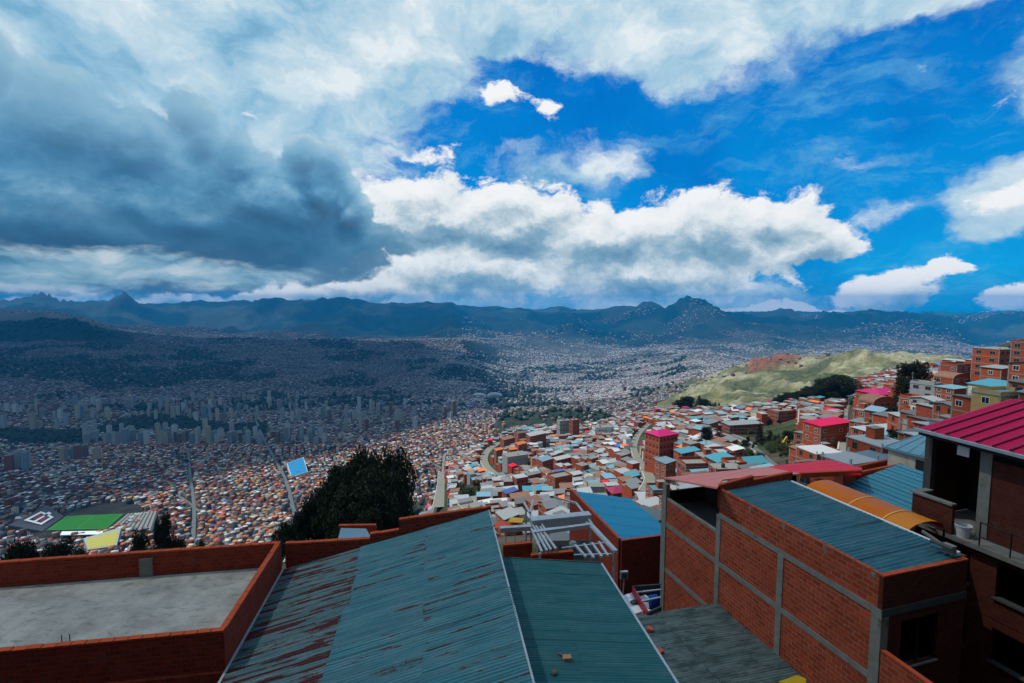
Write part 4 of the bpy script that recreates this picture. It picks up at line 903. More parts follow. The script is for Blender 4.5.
# random neighbours filling the slope
def gen_houses():
    cand = []; rr = random.Random(5)
    taken = [(p.x, p.y, max(w, d) * .5) for _, p, w, d, h in HOUSES]
    RPX = np.array([(*proj(x, y, hz(x, y)), y) for x, y, w in ROADS if y < 1000 and x / y > tpx(375)]); LPX = np.array([(*proj(p.x, p.y, p.z + h * .35), p.y, FPX / p.y * w) for _, p, w, d, h in HOUSES if p.y < 1300])
    for D in [70 + i * 3.2 for i in range(235)]:
        row = rr.uniform(0, 5)
        x = -.20 * D + row
        while x < 1.17 * D:
            w = rr.uniform(5, 9.5); d_ = rr.uniform(5, 8.5)
            px, py = proj(x, D, hz(x, D)); rad = (w + d_) / 4
            ok = px > 424 and px < 1090 and not (D < 175 and px < 560) and not (D < 70)
            ok = ok and (D < 530 + 90 * (px > 820) + 190 * (px < 660) or rr.random() < .3) and D < 690 + 120 * (px < 640)
            if ok and 742 < px < 806 and 426 < py < 468 and not (py > 466): ok = False          # grassy bank
            if ok and 455 < px < 486 and 484 < py < 508: ok = False
            if ok and 676 < px < 738 and D > 640: ok = False
            if ok and 774 < px < 845 and py < 407 and D > 330: ok = False
            if ok and 428 < px < 441 and 455 < py < 500: ok = False
            if ok and px > 925 and py < 374: ok = False
            if ok and not road_clear(x, D, rad * .85): ok = False
            if ok:
                hp_ = FPX / D * 7.5; wp = FPX / D * w * .6 + 4
                if np.any((RPX[:, 2] > D) & (np.abs(RPX[:, 0] - px) < wp) & (RPX[:, 1] < py) & (RPX[:, 1] > py - hp_)) : ok = False
                if ok and np.any((LPX[:, 2] > D + 2) & (np.abs(LPX[:, 0] - px) < LPX[:, 3] * .5 + wp) & (LPX[:, 1] < py - 1) & (LPX[:, 1] > py - hp_ - 1)): ok = False
            if ok and any((x - a) ** 2 + (D - b) ** 2 < (rad * 1.10 + c) ** 2 for a, b, c in taken): ok = False
            if ok:
                taken.append((x, D, rad * .98)); cand.append((px, py, x, D, w, d_, rr.random(), rr.random(), rr.random()))
                x += w * .9
            else: x += 1.3
    return cand
cand = gen_houses()
cand.sort(key=lambda c: c[3]); print('hillside candidates', len(cand))
cnt = {}; sw = {}; 
wl = [('brick', B1, .62), ('dark brick', B2, .22), ('white', M_pl['white'], .04), ('cream', M_pl['cream'], .03), ('grey', M_pl['grey'], .05), ('green', M_pl['green'], .012), ('ochre', M_pl['ochre'], .008)]
rl = [('pale grey', .22), ('grey', .32), ('white', .04), ('pale teal', .035), ('teal', .03), ('sky blue', .04), ('rusty', .26), ('blue', .015), ('orange', .02), ('crimson', .015), ('magenta', .01)]
KEEP = 262
land_n = {}
for i, (px, py, x, D, w, d_, r1, r2, r3) in enumerate(cand):
    rr = random.Random(1000 + i); wn, wm, _ = rr.choices(wl, [a[2] for a in wl])[0]; rn = rr.choices([a[0] for a in rl], [a[1] for a in rl])[0]
    st = rr.choices([1, 2, 3, 4], [.10, .36, .36, .18])[0]; h = st * 2.65 + .3
    rt = rr.choices(['mono', 'flat', 'gable'], [.46, .42, .12])[0]; rot = R(18) + .28 * math.sin(x / 37 + D / 61) + rr.gauss(0, .08); sl_ = rr.uniform(.05, .16)
    z = min(hz(x + a, D + b) for a in (-3, 0, 3) for b in (-3, 0, 3)) * .4 + hz(x, D) * .6
    roofm = M_conc if rt == 'flat' and rn in ('grey', 'rusty') else TINS[rn]
    if i < KEEP:
        nm, lx, ly = min(LANDM, key=lambda L: (L[1] - px) ** 2 + 2.5 * (L[2] - py) ** 2); dx, dy = px - lx, (py - ly) * 1.6
        dirn = ('right of' if dx > 0 else 'left of') if abs(dx) > abs(dy) else ('below' if dy > 0 else 'above')
        land_n.setdefault((nm, dirn), []).append((math.hypot(dx, dy), i))
        cnt[i] = dict(p=(x, D, z), w=w, d=d_, h=h, rot=rot, wall=wm, roof=roofm, rtype=rt, storeys=st, slope=sl_, flip=rr.choice([1, -1, 1]), wins=True if D < 260 else 'front', frame=wn in ('brick', 'dark brick') and D < 330,
                      desc=f"{['', 'one', 'two', 'three', 'four'][st]}-storey {wn} house, {'flat concrete' if roofm is M_conc else rn} {'top' if rt == 'flat' else 'roof'}", name='brick_house' if 'brick' in wn else 'plastered_house')
    else:
        k = (wn, rn if roofm is not M_conc else 'conc'); s_ = sw.setdefault(k, (MB(), MB(), wm, roofm)); house((x, D, z), w, d_, h, rot, wm, roofm, rt, stuff=s_, slope=sl_, frame=False)
for (nm, dirn), lst in land_n.items():
    for n, (_, i) in enumerate(sorted(lst)):
        k = cnt[i]; desc = k.pop('desc'); lab = f"{desc}, {'nearest' if n == 0 else ordinal(n + 1) + ' nearest'} {dirn} {nm}"
        house(k.pop('p'), k.pop('w'), k.pop('d'), k.pop('h'), k.pop('rot'), k.pop('wall'), k.pop('roof'), k.pop('rtype'), label=lab, group='houses packed on the near hillside', **k)
if sw:      # the farther ones of the slope, as one mass
    b = MB(); mats = []
    for (wb, rb, wm, rm) in sw.values():
        for src, mt in ((wb, wm), (rb, rm)):
            if mt not in mats: mats.append(mt)
            o = len(b.v); b.v += src.v; b.f += [tuple(j + o for j in f) for f in src.f]; b.uv += src.uv; b.mi += [mats.index(mt)] * len(src.f)
    o = b.build('hillside_houses', mats); o['kind'] = 'stuff'; o['label'] = 'small farther houses crowding the crest of the near hillside'; o['category'] = 'houses'
# blue tarps, excavator, cars, poles
def tarp(x0, x1, y0, y1, D, mat, label):
    D *= 1.6; b = MB(); n = 6; q = [[None] * (n + 1) for _ in range(n + 1)]
    for i in range(n + 1):
        for j in range(n + 1):
            pxx = x0 + (x1 - x0) * i / n; pyy = y1 + (y0 - y1) * j / n; Dj = D + 5 * j / n; v = at(pxx, pyy, Dj); q[i][j] = v + Vector((0, 0, -.35 * math.sin(math.pi * i / n) * (1 - .6 * j / n) + random.uniform(-.06, .06)))
    for i in range(n):
        for j in range(n): b.quad([q[i][j], q[i + 1][j], q[i + 1][j + 1], q[i][j + 1]])
    root = thing('tarpaulin', q[0][0], label, 'tarpaulin'); b.build('sheet', mat, root, True); p = MB()
    for i, j in ((0, 0), (n, 0), (0, n), (n, n)):
        m_ = MB(); v = q[i][j]; m_.tube((v.x, v.y, hz(v.x, v.y) - .3), v, .05, 6); m_.build('pole', M_steel, root)
M_tarp = plain('blue_tarpaulin', (.015, .11, .52), .45, .25, 1.2)
tarp(917, 933, 394.5, 400, 116, M_tarp, 'left and larger blue tarpaulin strung below the tall dark tree')
tarp(932, 942, 392.5, 398, 120, M_tarp, 'right and smaller blue tarpaulin strung below the tall dark tree')
def car(px, py, rot, c, label):
    p = gp(px, py, 40, 1400); p.z += .3; root = thing('parked_car', p, label, 'car', 'cars parked along the slope streets'); M_ = plain('car_paint_' + c[0], c[1], .3, .08, 1); q = R(rot); cc, s_ = math.cos(q), math.sin(q)
    X = lambda x, y, z: Vector((p.x + x * cc - y * s_, p.y + x * s_ + y * cc, p.z + z)); b = MB()
    prof = [(-2.1, .35), (2.1, .35), (2.1, .75), (1.35, .88), (.75, 1.4), (-1.2, 1.45), (-1.85, .95), (-2.1, .9)]
    b.quad([X(x, -.82, z) for x, z in prof]); b.quad([X(x, .82, z) for x, z in prof][::-1])
    for i in range(len(prof)):
        (x0, z0), (x1, z1) = prof[i], prof[(i + 1) % len(prof)]; b.quad([X(x0, -.82, z0), X(x0, .82, z0), X(x1, .82, z1), X(x1, -.82, z1)])
    b.build('body', M_, root); g = MB()
    for yy in (-.835, .825): g.box(X(-1.1, yy, .95), X(1, 0, 0) * 1 - X(0, 0, 0) + (X(.75, 0, 0) - X(0, 0, 0)), X(0, .01, 0) - X(0, 0, 0), (0, 0, .36))
    g.build('window', M_glass, root)
    for xx in (-1.3, 1.3):
        for yy in (-.86, .68): t = MB(); t.tube(X(xx, yy, .32), X(xx, yy + .18, .32), .32, 12); t.build('wheel', M_iron, root)
car(651, 469, 65, ('dark', (.03, .035, .05)), 'dark car parked on the worn street beside the hot pink block')
car(647, 449, 72, ('white', (.6, .6, .6)), 'white car standing high up the worn street')
car(655, 488, 40, ('yellow', (.6, .42, .03)), 'yellow car at the foot of the worn street')
car(412, 489, 50, ('white2', (.6, .6, .6)), 'white van-like car on the grey winding road')
def excavator():
    p = gp(789, 447, 60, 900); root = thing('excavator', p, 'yellow excavator with its arm raised on the grassy bank', 'excavator'); M_ = plain('machine_yellow', (.62, .36, .02), .5, .2, 1.5)
    for yy in (-1.0, .6): t = MB(); t.cbox(p + Vector((0, yy, 0)), 3.4, .5, .8, .2); t.build('track', M_iron, root)
    b = MB(); b.cbox(p + Vector((0, 0, .9)), 2.8, 2.2, 1.1, .5); b.build('body', M_, root)
    c = MB(); c.cbox(p + Vector((-.6, -.5, 2.0)), 1.3, 1.1, 1.3, .5); c.build('cab', M_glass, root)
    a = MB(); a.bar(p + Vector((-.4, .3, 1.6)), p + Vector((-1.6, -.4, 5.4)), .5, .6); a.bar(p + Vector((-1.6, -.4, 5.4)), p + Vector((-3.4, -1.2, 3.4)), .4, .5); a.build('arm', M_, root)
    k = MB(); k.cbox(p + Vector((-3.6, -1.3, 2.5)), .9, 1.0, .9, .3); k.build('bucket', M_, root)
excavator()
def pole(px, py0, py1, D, label):
    v = at(px, py0, D * 1.6); z = hz(v.x, v.y); root = thing('utility_pole', (v.x, v.y, z), label, 'utility pole'); b = MB(); b.tube((v.x, v.y, z - .5), v, .16, 7, .11); b.build('post', M_conc, root)
    c = MB(); c.bar(v + Vector((-.8, 0, -.6)), v + Vector((.8, 0, -.6)), .1, .12); c.build('crossarm', M_conc, root)
pole(913, 372, 400, 122, 'concrete pole rising against the tall dark tree'); pole(706, 440, 460, 150, 'pole beside the dark trees right of the hot pink block'); pole(849, 398, 430, 130, 'pole beside the narrow lane on the right')
pole(584, 452, 470, 190, 'pole mid-slope left of the worn street'); pole(534, 448, 462, 230, 'pole right of the orange roofs')

# ------------------------------------------------------------------ stadium and other large things in the far city
def stadium():
    z = -431.2; g = lambda px, py, dz=0: atz(px, py, z + dz)
    A, B, C_, D_ = g(66, 516), g(124, 513.6), g(106.5, 529), g(46, 530.3)
    root = thing('stadium', (A + C_) / 2, 'football stadium with green pitch and dark emblazoned stand, below the slope', 'stadium')
    def grass():
        m, T, b = new_mat('pitch_grass'); v = objn(T); f, _ = T.noise(v, .05, 5); w = T.add('ShaderNodeTexWave'); w.inputs['Scale'].default_value = .035; T.l.new(v, w.inputs[0])
        T.l.new(T.mix(T.math('MULTIPLY_ADD', w.outputs['Fac'], .4, T.math('MULTIPLY', f, .5)), (.008, .095, .010, 1), (.020, .18, .016, 1)), b.inputs['Base Color']); b.inputs['Roughness'].default_value = .95; return m
    p = MB(); up = Vector((0, 0, .05)); p.quad([D_ + up, C_ + up, B + up, A + up]); p.build('pitch', grass(), root)
    ln = MB(); u = (C_ - D_); v = (A - D_); P = lambda s, t: D_ + u * s * (1) + v * t + (B - A - u) * s * t + Vector((0, 0, .12))
    for (s0, t0, s1, t1) in ((.03, .04, .97, .05), (.03, .95, .97, .96), (.03, .04, .037, .96), (.963, .04, .97, .96), (.4965, .05, .5035, .95)): ln.quad([P(s0, t0), P(s1, t0), P(s1, t1), P(s0, t1)])
    ln.build('pitch_markings', plain('pitch_paint', (.08, .22, .07), .9, .1, 1), root)
    # dark stand on the left, sloping up and away from the pitch; white and red emblem laid on its seats
    dk = plain('stand_seats_dark', (.055, .06, .072), .9, .3, .3); S0, S1, S2, S3 = g(42, 531.2), g(64, 516.2), g(47, 505.5, 17), g(8, 525, 17)
    s = MB(); s.quad([S0, S1, S2, S3]); dn = Vector((0, 0, -30)); s.quad([S3, S2, S2 + dn, S3 + dn]); s.quad([S0, S3, S3 + dn, S0 + dn]); s.quad([S1, S1 + dn, S2 + dn, S2]); st = s.build('stand', dk, root)
    Q = lambda a, b, h=2.2: (S0 * (1 - a) + S1 * a) * (1 - b) + (S3 * (1 - a) + S2 * a) * b + (S1 - S0).cross(S3 - S0).normalized() * h * (1 if (S1 - S0).cross(S3 - S0).z > 0 else -1)
    w = MB(); R4 = lambda a0, b0, a1, b1: w.quad([Q(a0, b0), Q(a1, b0), Q(a1, b1), Q(a0, b1)])
    R4(.24, .22, .31, .82); R4(.31, .22, .72, .31); R4(.31, .73, .72, .82); R4(.31, .48, .62, .56); R4(.66, .31, .73, .46); R4(.66, .56, .73, .73); R4(.73, .44, .82, .60)
    e = w.build('emblem', M_pl['white'], st); 
    w = MB(); R4(.40, .36, .58, .44); R4(.40, .60, .60, .68); w.build('emblem', M_redpaint, st)
    # rows of pale terraces on the right
    T0, T1, T2, T3 = g(110, 529.2), g(128, 514), g(158, 511, 14), g(152, 531, 14); n = 9; t = MB()
    for k in range(n):
        f0, f1 = k / n, (k + .62) / n; zz = Vector((0, 0, 1.2))
        q = [T0.lerp(T3, f0), T0.lerp(T3, f1), T1.lerp(T2, f1), T1.lerp(T2, f0)]; t.quad([p_ + zz for p_ in q]); t.quad([q[0], q[0] + zz, q[3] + zz, q[3]][::-1]); t.quad([q[1], q[2], q[2] + zz, q[1] + zz])
    t.build('stand', M_conc, root)
    u_ = MB(); d2 = Vector((0, 0, -16)); u_.quad([T0, T3, T2, T1]); u_.quad([T3, T3 + d2, T2 + d2, T2]); u_.quad([T0, T0 + d2, T3 + d2, T3]); u_.build('stand_base', dk, root)
    E = MB(); a, b, c, d = g(62, 531.4, 4), g(106, 530.6, 4), g(108, 534, 9), g(60, 535, 9); E.slab([d, c, b, a], .8); E.build('stand_roof', M_white, root)
stadium()
def hall(name, label, cat, pix, hgt, roofm, wallm):
    P = [gp(*p, 500, 3000) for p in pix]; zz = max(p.z for p in P) + hgt; root = thing(name, sum(P, Vector()) / 4, label, cat); b = MB(); t = [Vector((p.x, p.y, zz)) for p in P]
    if (t[1] - t[0]).cross(t[3] - t[0]).z < 0: t = t[::-1]
    b.hexa([p - Vector((0, 0, hgt + 15)) for p in t], [p - Vector((0, 0, .6)) for p in t]); b.build('wall', wallm, root); r = MB(); r.slab(t, .55); return root, r, t
r_, r, t = hall('market_hall', 'big hall with bright sky blue roof amid the sunlit city', 'hall', [(291.7, 479.5), (307.8, 476), (303.5, 466), (287.4, 469.7)], 7, None, M_pl['white']); r.build('roof', plain('hall_blue_roof', (.012, .20, .40), .5, .1, .1), r_)
ed = MB(); 
for i in range(4): a, b = t[i], t[(i + 1) % 4]; ed.bar(a + Vector((0, 0, .3)), b + Vector((0, 0, .3)), .8, .5)
ed.build('roof_edge', M_white, r_)
r_, r, t = hall('sports_hall', 'hall with yellow and white roof just beyond the brick terrace wall', 'hall', [(88, 554.5), (117, 551.6), (122, 539), (84, 547.7)], 8, None, M_pl['grey']); r.build('roof', TINS['pale grey'], r_)
y = MB(); q = lambda a, b: t[0].lerp(t[1], a).lerp(t[3].lerp(t[2], a), b) + Vector((0, 0, .2)); y.quad([q(.05, .06), q(.95, .06), q(.95, .84), q(.05, .84)]); y.build('roof_panel', plain('roof_yellow', (.38, .35, .06), .6, .2, .2), r_)
for x0, x1, lb in ((472, 486, 'left of the two white arched halls in the mid-valley'), (487, 503, 'right of the two white arched halls in the mid-valley')):
    p = gp((x0 + x1) / 2, 397, 900, 5000); w = (x1 - x0) / FPX * p.y
    house(p, w, w * .8, 2, .1, M_pl['grey'], TINS['pale grey'], 'vault', label=lb, name='arched_hall', cat='hall', wins=False, frame=False, storeys=1)

# ------------------------------------------------------------------ trees
def leaf_mat(name, c, c2):
    m, T, b = new_mat(name); oi = T.add('ShaderNodeObjectInfo'); v = objn(T); f, _ = T.noise(v, .55, 4, .6); f2, _ = T.noise(v, 5, 2)
    col = T.mix(T.maprange(f, .35, .65), (*c, 1), (*c2, 1)); col = T.mix(T.math('MULTIPLY', f2, .5), col, (c2[0] * 1.3, c2[1] * 1.15, c2[2], 1)); col = T.mix(T.math('MULTIPLY', oi.outputs['Random'], .4), col, (c[0] * .6, c[1] * .6, c[2] * .7, 1))
    T.l.new(col, b.inputs['Base Color']); b.inputs['Roughness'].default_value = .8; b.inputs['Specular IOR Level'].default_value = .1; return m
M_leaf = leaf_mat('eucalyptus_leaves', (.010, .016, .009), (.022, .030, .014)); M_leaf2 = leaf_mat('shrub_leaves', (.026, .042, .014), (.06, .078, .028)); M_bark = plain('bark', (.07, .055, .045), .95, .4, 3)
def tree_meshes(seed, h, r, kind, nl, ls):
    rr = np.random.default_rng(seed); t = MB(); blobs = []
    if kind == 'broad':
        lean = rr.normal(0, .05, 2); top = Vector((lean[0] * h, lean[1] * h, h * .8)); t.tube((0, 0, -1.5), top * .5, .030 * h, 8, .019 * h); t.tube(top * .5, top, .019 * h, 7, .006 * h)
        for k in range(15):
            f = .36 + .56 * (k + rr.uniform(0, 1)) / 15; a = k * 2.4 + rr.uniform(-.4, .4); L = r * (1.08 - .75 * abs(f - .55) / .5) * rr.uniform(.55, 1.0); o = top * (f / .8 if f < .8 else 1); e = o + Vector((math.cos(a) * L, math.sin(a) * L, h * rr.uniform(.02, .14)))
            t.tube(o, e, .008 * h, 5, .003 * h); blobs.append((e, r * rr.uniform(.26, .42), .8)); blobs.append((o.lerp(e, .55) + Vector((0, 0, h * .02)), r * rr.uniform(.22, .34), .7))
        for k in range(3): blobs.append((top + Vector((rr.normal(0, r * .22), rr.normal(0, r * .22), h * rr.uniform(.02, .14))), r * rr.uniform(.2, .34), 1.0))
    elif kind == 'conifer':
        t.tube((0, 0, -1), (0, 0, h * .95), .02 * h, 6, .003 * h)
        for k in range(22): f = .12 + .86 * k / 21; a = k * 2.4; L = r * (1 - f) * .8; blobs.append((Vector((math.cos(a) * L, math.sin(a) * L, f * h)), r * (.52 - .36 * f), .7))
    else:
        t.tube((0, 0, -.5), (0, 0, h * .5), .03 * h, 6, .012 * h)
        for k in range(9): a = k * 2.4; L = r * rr.uniform(.1, .75); blobs.append((Vector((math.cos(a) * L, math.sin(a) * L, h * rr.uniform(.3, .8))), r * rr.uniform(.3, .5), .8))
    w = np.array([b[1] ** 2 for b in blobs]); n = rr.multinomial(nl, w / w.sum()); P = []
    for (c, br, fl), k in zip(blobs, n):
        d = rr.normal(0, 1, (k, 3)); d /= np.linalg.norm(d, axis=1)[:, None] + 1e-9; q = d * (br * rr.uniform(.35, 1.12, (k, 1)) ** .7); q[:, 2] *= fl; P.append(q + np.array(c))
    P = np.concatenate(P); m = len(P); A = rr.normal(0, 1, (m, 3)); A /= np.linalg.norm(A, axis=1)[:, None]; B_ = np.cross(A, rr.normal(0, 1, (m, 3))); B_ /= np.linalg.norm(B_, axis=1)[:, None]; s_ = ls * rr.uniform(.6, 1.3, (m, 1))
    V = np.stack([P - A * s_, P + B_ * s_ * .55, P + A * s_, P - B_ * s_ * .55], 1).reshape(-1, 3); me = bpy.data.meshes.new('crown'); fast_mesh(me, V, np.arange(m * 4).reshape(-1, 4))
    o = t.build('trunk', M_bark); tm = o.data; bpy.data.objects.remove(o); return tm, me, h
TREES = {'broad': [tree_meshes(s, 20, 7.5, 'broad', 7000, .42) for s in (1, 2, 3)], 'conifer': [tree_meshes(s, 14, 3.2, 'conifer', 1800, .34) for s in (4, 5)], 'shrub': [tree_meshes(s, 4.5, 2.6, 'shrub', 1100, .22) for s in (6, 7)]}
for k, L in TREES.items():
    for _, me, _h in L: me.materials.append(M_leaf2 if k == 'shrub' else M_leaf)
def tree(x, y, h, kind, label, group=None, wide=1.0, name=None):
    tm, cm, h0 = random.choice(TREES[kind]); z = hz(x, y); s_ = h / h0; root = thing(name or {'broad': 'eucalyptus_tree', 'conifer': 'conifer_tree', 'shrub': 'shrub'}[kind], (x, y, z - .2), label, 'shrub' if kind == 'shrub' else 'tree', group)
    root.rotation_euler.z = random.uniform(0, 6.28); root.scale = (s_ * wide, s_ * wide, s_)
    for n, me in (('trunk', tm), ('crown', cm)): o = bpy.data.objects.new(n, me); COL.objects.link(o); o.parent = root
def tree_px(px, pytop, D, kind, label, group=None, wide=1.0, hmin=3, **k):
    v = at(px, pytop, D * (1.6 if px > 400 else 1)); tree(v.x, v.y, max(hmin, v.z - hz(v.x, v.y)), kind, label, group, wide, **k)
g = 'dark eucalyptus grove behind the teal roof'
GROVE = [(353, 454, 138, .40), (362, 461, 142, .36), (386, 455, 146, .38), (344, 463, 134, .40), (335, 471, 128, .42), (373, 467, 130, .42), (324, 484, 130, .40), (393, 473, 134, .38), (314, 498, 122, .42), (329, 499, 120, .44), (350, 484, 120, .52), (378, 488, 118, .48), (400, 499, 138, .34), (303, 511, 120, .44), (291, 520, 116, .5), (364, 482, 124, .46), (340, 508, 114, .5), (366, 508, 114, .5)]
for i, (px, py, D, wd) in enumerate(GROVE):
    tree_px(px, py, D, 'broad', f"dark eucalyptus in the grove behind the teal roof, {ordinal(1 + sorted(a[0] for a in GROVE).index(px))} from the left", g, wd)
for px, py, D, wd, lb in [(30, 541, 92, .5, 'round dark tree beyond the terrace wall, leftmost of the pair'), (60, 539, 90, .55, 'round dark tree beyond the terrace wall, rightmost of the pair'), (80, 551, 96, .32, 'low dark tree at the right foot of the round pair'),
                         (160, 516, 108, .27, 'tall dark tree standing right of the yellow-roofed hall'), (134, 533, 104, .26, 'smaller dark tree between yellow-roofed hall and tall one'), (178, 537, 110, .32, 'low spreading dark tree right of the tall one'), (198, 541, 115, .25, 'lowest dark tree at the terrace wall, right of the tall one'), (8, 552, 100, .3, 'dark tree at the far left edge')]:
    tree_px(px, py, D, 'broad', lb, 'dark trees beyond the brick terrace', wd, hmin=8)
for px, py, D, wd, lb in [(910, 361, 128, .55, 'taller left crown of the tall dark pair of trees'), (921, 362, 131, .5, 'right crown of the tall dark pair of trees'), (903, 378, 124, .55, 'lower dark tree at the left foot of the tall pair')]: tree_px(px, py, D, 'broad', lb, 'tall dark trees among the right-hand houses', wd, hmin=9)
for px, py, D, kd, wd, lb in [(707, 427, 168, 'broad', .6, 'dark bushy tree right of the hot pink block'), (700, 438, 160, 'broad', .5, 'lower dark tree left of the bushy one'), (760, 422, 178, 'conifer', .8, 'slim dark cypress standing on the grassy bank'), (770, 434, 172, 'broad', .5, 'dark round tree in the middle of the grassy bank'), (779, 432, 176, 'conifer', .7, 'dark conifer beside the yellow excavator'), (748, 436, 178, 'broad', .4, 'small tree at the left end of the grassy bank'), (753, 444, 165, 'broad', .4, 'small tree low on the grassy bank')]:
    tree_px(px, py, D, kd, lb, None, wd, hmin=4)
def scatter(n, box, kind, hr, lab, grp, D=None, wide=(.8, 1.2), minlab=True):
    P = []
    for k in range(n):
        for tr in range(30):
            px, py = random.uniform(box[0], box[1]), random.uniform(box[2], box[3]); q = gp(px, py, 50, 1600)
            if D and not D[0] < q.y < D[1]: continue
            if not road_clear(q.x, q.y, .6): continue
            if any((q.x - p.x) ** 2 + (q.y - p.y) ** 2 < (w / 2 + .5) ** 2 for _, p, w, d_, h in HOUSES if abs(p.y - q.y) < 12): continue
            P.append((px, q)); break
    P.sort(key=lambda a: a[0])
    for i, (px, q) in enumerate(P): tree(q.x, q.y, random.uniform(*hr), kind, lab.format(ordinal(i + 1)), grp, random.uniform(*wide))
scatter(34, (742, 800, 434, 468), 'shrub', (2.5, 5.5), 'green shrub on the grassy bank, {} from its left end', 'shrubs on the grassy bank')
scatter(22, (455, 487, 486, 508), 'shrub', (4, 8), 'green bush in the thicket left of the steel frame, {} from left', 'green thicket')
scatter(16, (426, 440, 455, 500), 'broad', (9, 15), 'dark tree along the left of the straight pale street, {} from left', 'trees beside the straight street', wide=(.6, .9))
for i, px in enumerate(sorted(random.uniform(677, 736) for k in range(34))):
    D = random.uniform(430, 488); t_ = (px - 677) / 59; py = 399 - 6 * math.sin(min(1, t_ * 1.6) * math.pi) * .6 + 9 * t_ * t_ + random.uniform(-1.5, 3); tree_px(px, py, D, 'conifer' if i % 3 else 'broad', f'dark tree on the wooded knoll, {ordinal(i + 1)} from the left', 'trees of the wooded knoll', random.uniform(1.0, 1.7), hmin=5)
W_ = []
for k in range(120):
    px = random.uniform(778, 842); top = 400 - (px - 786) * .46; pyb = random.uniform(top + 9, 407); q = gp(px, pyb, 250, 1400); W_.append((px, q, top, pyb))
for i, (px, q, top, pyb) in enumerate(sorted(W_, key=lambda a: a[0])):
    tree(q.x, q.y, min(28, max(7, (pyb - top + random.uniform(-2, 2)) * .95 * q.y / FPX, random.uniform(11, 17))), 'broad' if i % 3 else 'conifer', f'dark tree of the sloping wood left of the lane, {ordinal(i + 1)} from left', 'trees of the sloping dark wood', random.uniform(1.0, 1.5))
scatter(26, (500, 640, 432, 492), 'broad', (5, 9), 'small dark tree between hillside houses, {} from the orange roofs rightward', 'small trees among the hillside houses', wide=(.7, 1.1))
scatter(22, (690, 900, 405, 460), 'broad', (5, 10), 'small dark tree between right-hand houses, {} from the hot pink block rightward', 'small trees among the right-hand houses', wide=(.7, 1.1))
# ------------------------------------------------------------------ the roofs right in front
def V3(x, y, z=0.): return Vector((x, y, z))
class Frame:
    """local building axes: o origin, u and v horizontal directions"""
    def __init__(s, o, ang): s.o = Vector(o); s.u = V3(math.cos(ang), math.sin(ang)); s.v = V3(-math.sin(ang), math.cos(ang))
    def __call__(s, a, b, z): return V3(s.o.x, s.o.y) + s.u * a + s.v * b + V3(0, 0, z)
    def ray_on_v(s, px, py, b):      # point of the plane v = b on a bearing
        rx, rz = ray(px, py); nx, ny = s.v.x, s.v.y; D = (s.o.x * nx + s.o.y * ny + b) / (rx * nx + ny); return V3(rx * D, D, rz * D)
    def ray_on_u(s, px, py, a):
        rx, rz = ray(px, py); nx, ny = s.u.x, s.u.y; D = (s.o.x * nx + s.o.y * ny + a) / (rx * nx + ny); return V3(rx * D, D, rz * D)
    def loc(s, p): d = p - s.o; return d.dot(s.u), d.dot(s.v)
def bbox(b, F, a0, a1, b0, b1, z0, z1): b.box(F(a0, b0, z0), F.u * (a1 - a0), F.v * (b1 - b0), V3(0, 0, z1 - z0))
ANG = math.atan2(.154, 1.0)                  # u: to the right, v: away
# --- brick terrace on the left
F = Frame(at(281, 541, 18.3), ANG); zt = F.o.z            # right back corner of the parapet top
fr = F.loc(atz(218, 631, zt))[1]                            # v of the front parapet
zb = atz(140, 578, 0).z if False else None
pf = F.ray_on_v(140, 577, -.16); zf = pf.z                  # terrace floor
print('terrace', F.o, 'front v', fr, 'floor', zf, 'top', zt)
W0 = -19
root = thing('brick_house', F(-6, fr / 2, zf), 'flat-roofed house with rough concrete terrace behind a red brick parapet', 'house')
b = MB(); bbox(b, F, W0, -.001, fr - .1, -.001, zf - 14, zf - .25); b.build('wall', M_brick_deep, root)
dk = MB(); n1, n2 = 60, 26
g = [[F(W0 + .15 + (-W0 - .32) * i / n1, fr + .06 + (-fr - .22) * j / n2, zf + .05 * (fbm(np.array(i * .22), np.array(j * .22), 4, 3) - .5)) for j in range(n2 + 1)] for i in range(n1 + 1)]
for i in range(n1):
    for j in range(n2): dk.quad([g[i][j], g[i + 1][j], g[i + 1][j + 1], g[i][j + 1]])
dk.build('terrace_floor', M_deck, root, True)
for nm, a0, a1, b0, b1 in (('back', W0, 0, -.15, 0), ('right', -.15, 0, fr + .15, -.152), ('front', W0, 0, fr, fr + .148)):
    p = MB(); bbox(p, F, a0, a1, b0, b1, zf - .24 if nm != 'front' else zf - 6, zt - .06); q = p.build('parapet', M_brick_deep, root)
    c = MB(); L = a1 - a0 if nm != 'right' else b1 - b0; n = int(L / .34)
    for k in range(n):
        e0, e1 = k / n + .0006, (k + 1) / n - .012 / L; dz = random.uniform(-.006, .006)
        if nm == 'right': bbox(c, F, a0 - .01, a1 + .01, b0 + L * e0, b0 + L * e1, zt - .058, zt + dz)
        else: bbox(c, F, a0 + L * e0, a0 + L * e1, b0 - .01, b1 + .01, zt - .058, zt + dz)
    c.build('coping', M_cap, q)
pp = F.loc(F.ray_on_v(147, 570, -.15))[0]
p = MB(); bbox(p, F, pp - .22, pp + .2, -.21, -.148, zf - .1, zt - .22); p.build('pillar', M_conc, root)
for pxx in (211, 219):
    a = F.loc(F.ray_on_v(pxx - 149, 640, fr + .3))[0]; q = MB(); v = F.ray_on_v(pxx - 149, 646, fr + .22); v.z = zf; q.tube(v, v + V3(.01, 0, zt - zf + .16), .012, 6); q.build('rebar', M_rust, root)
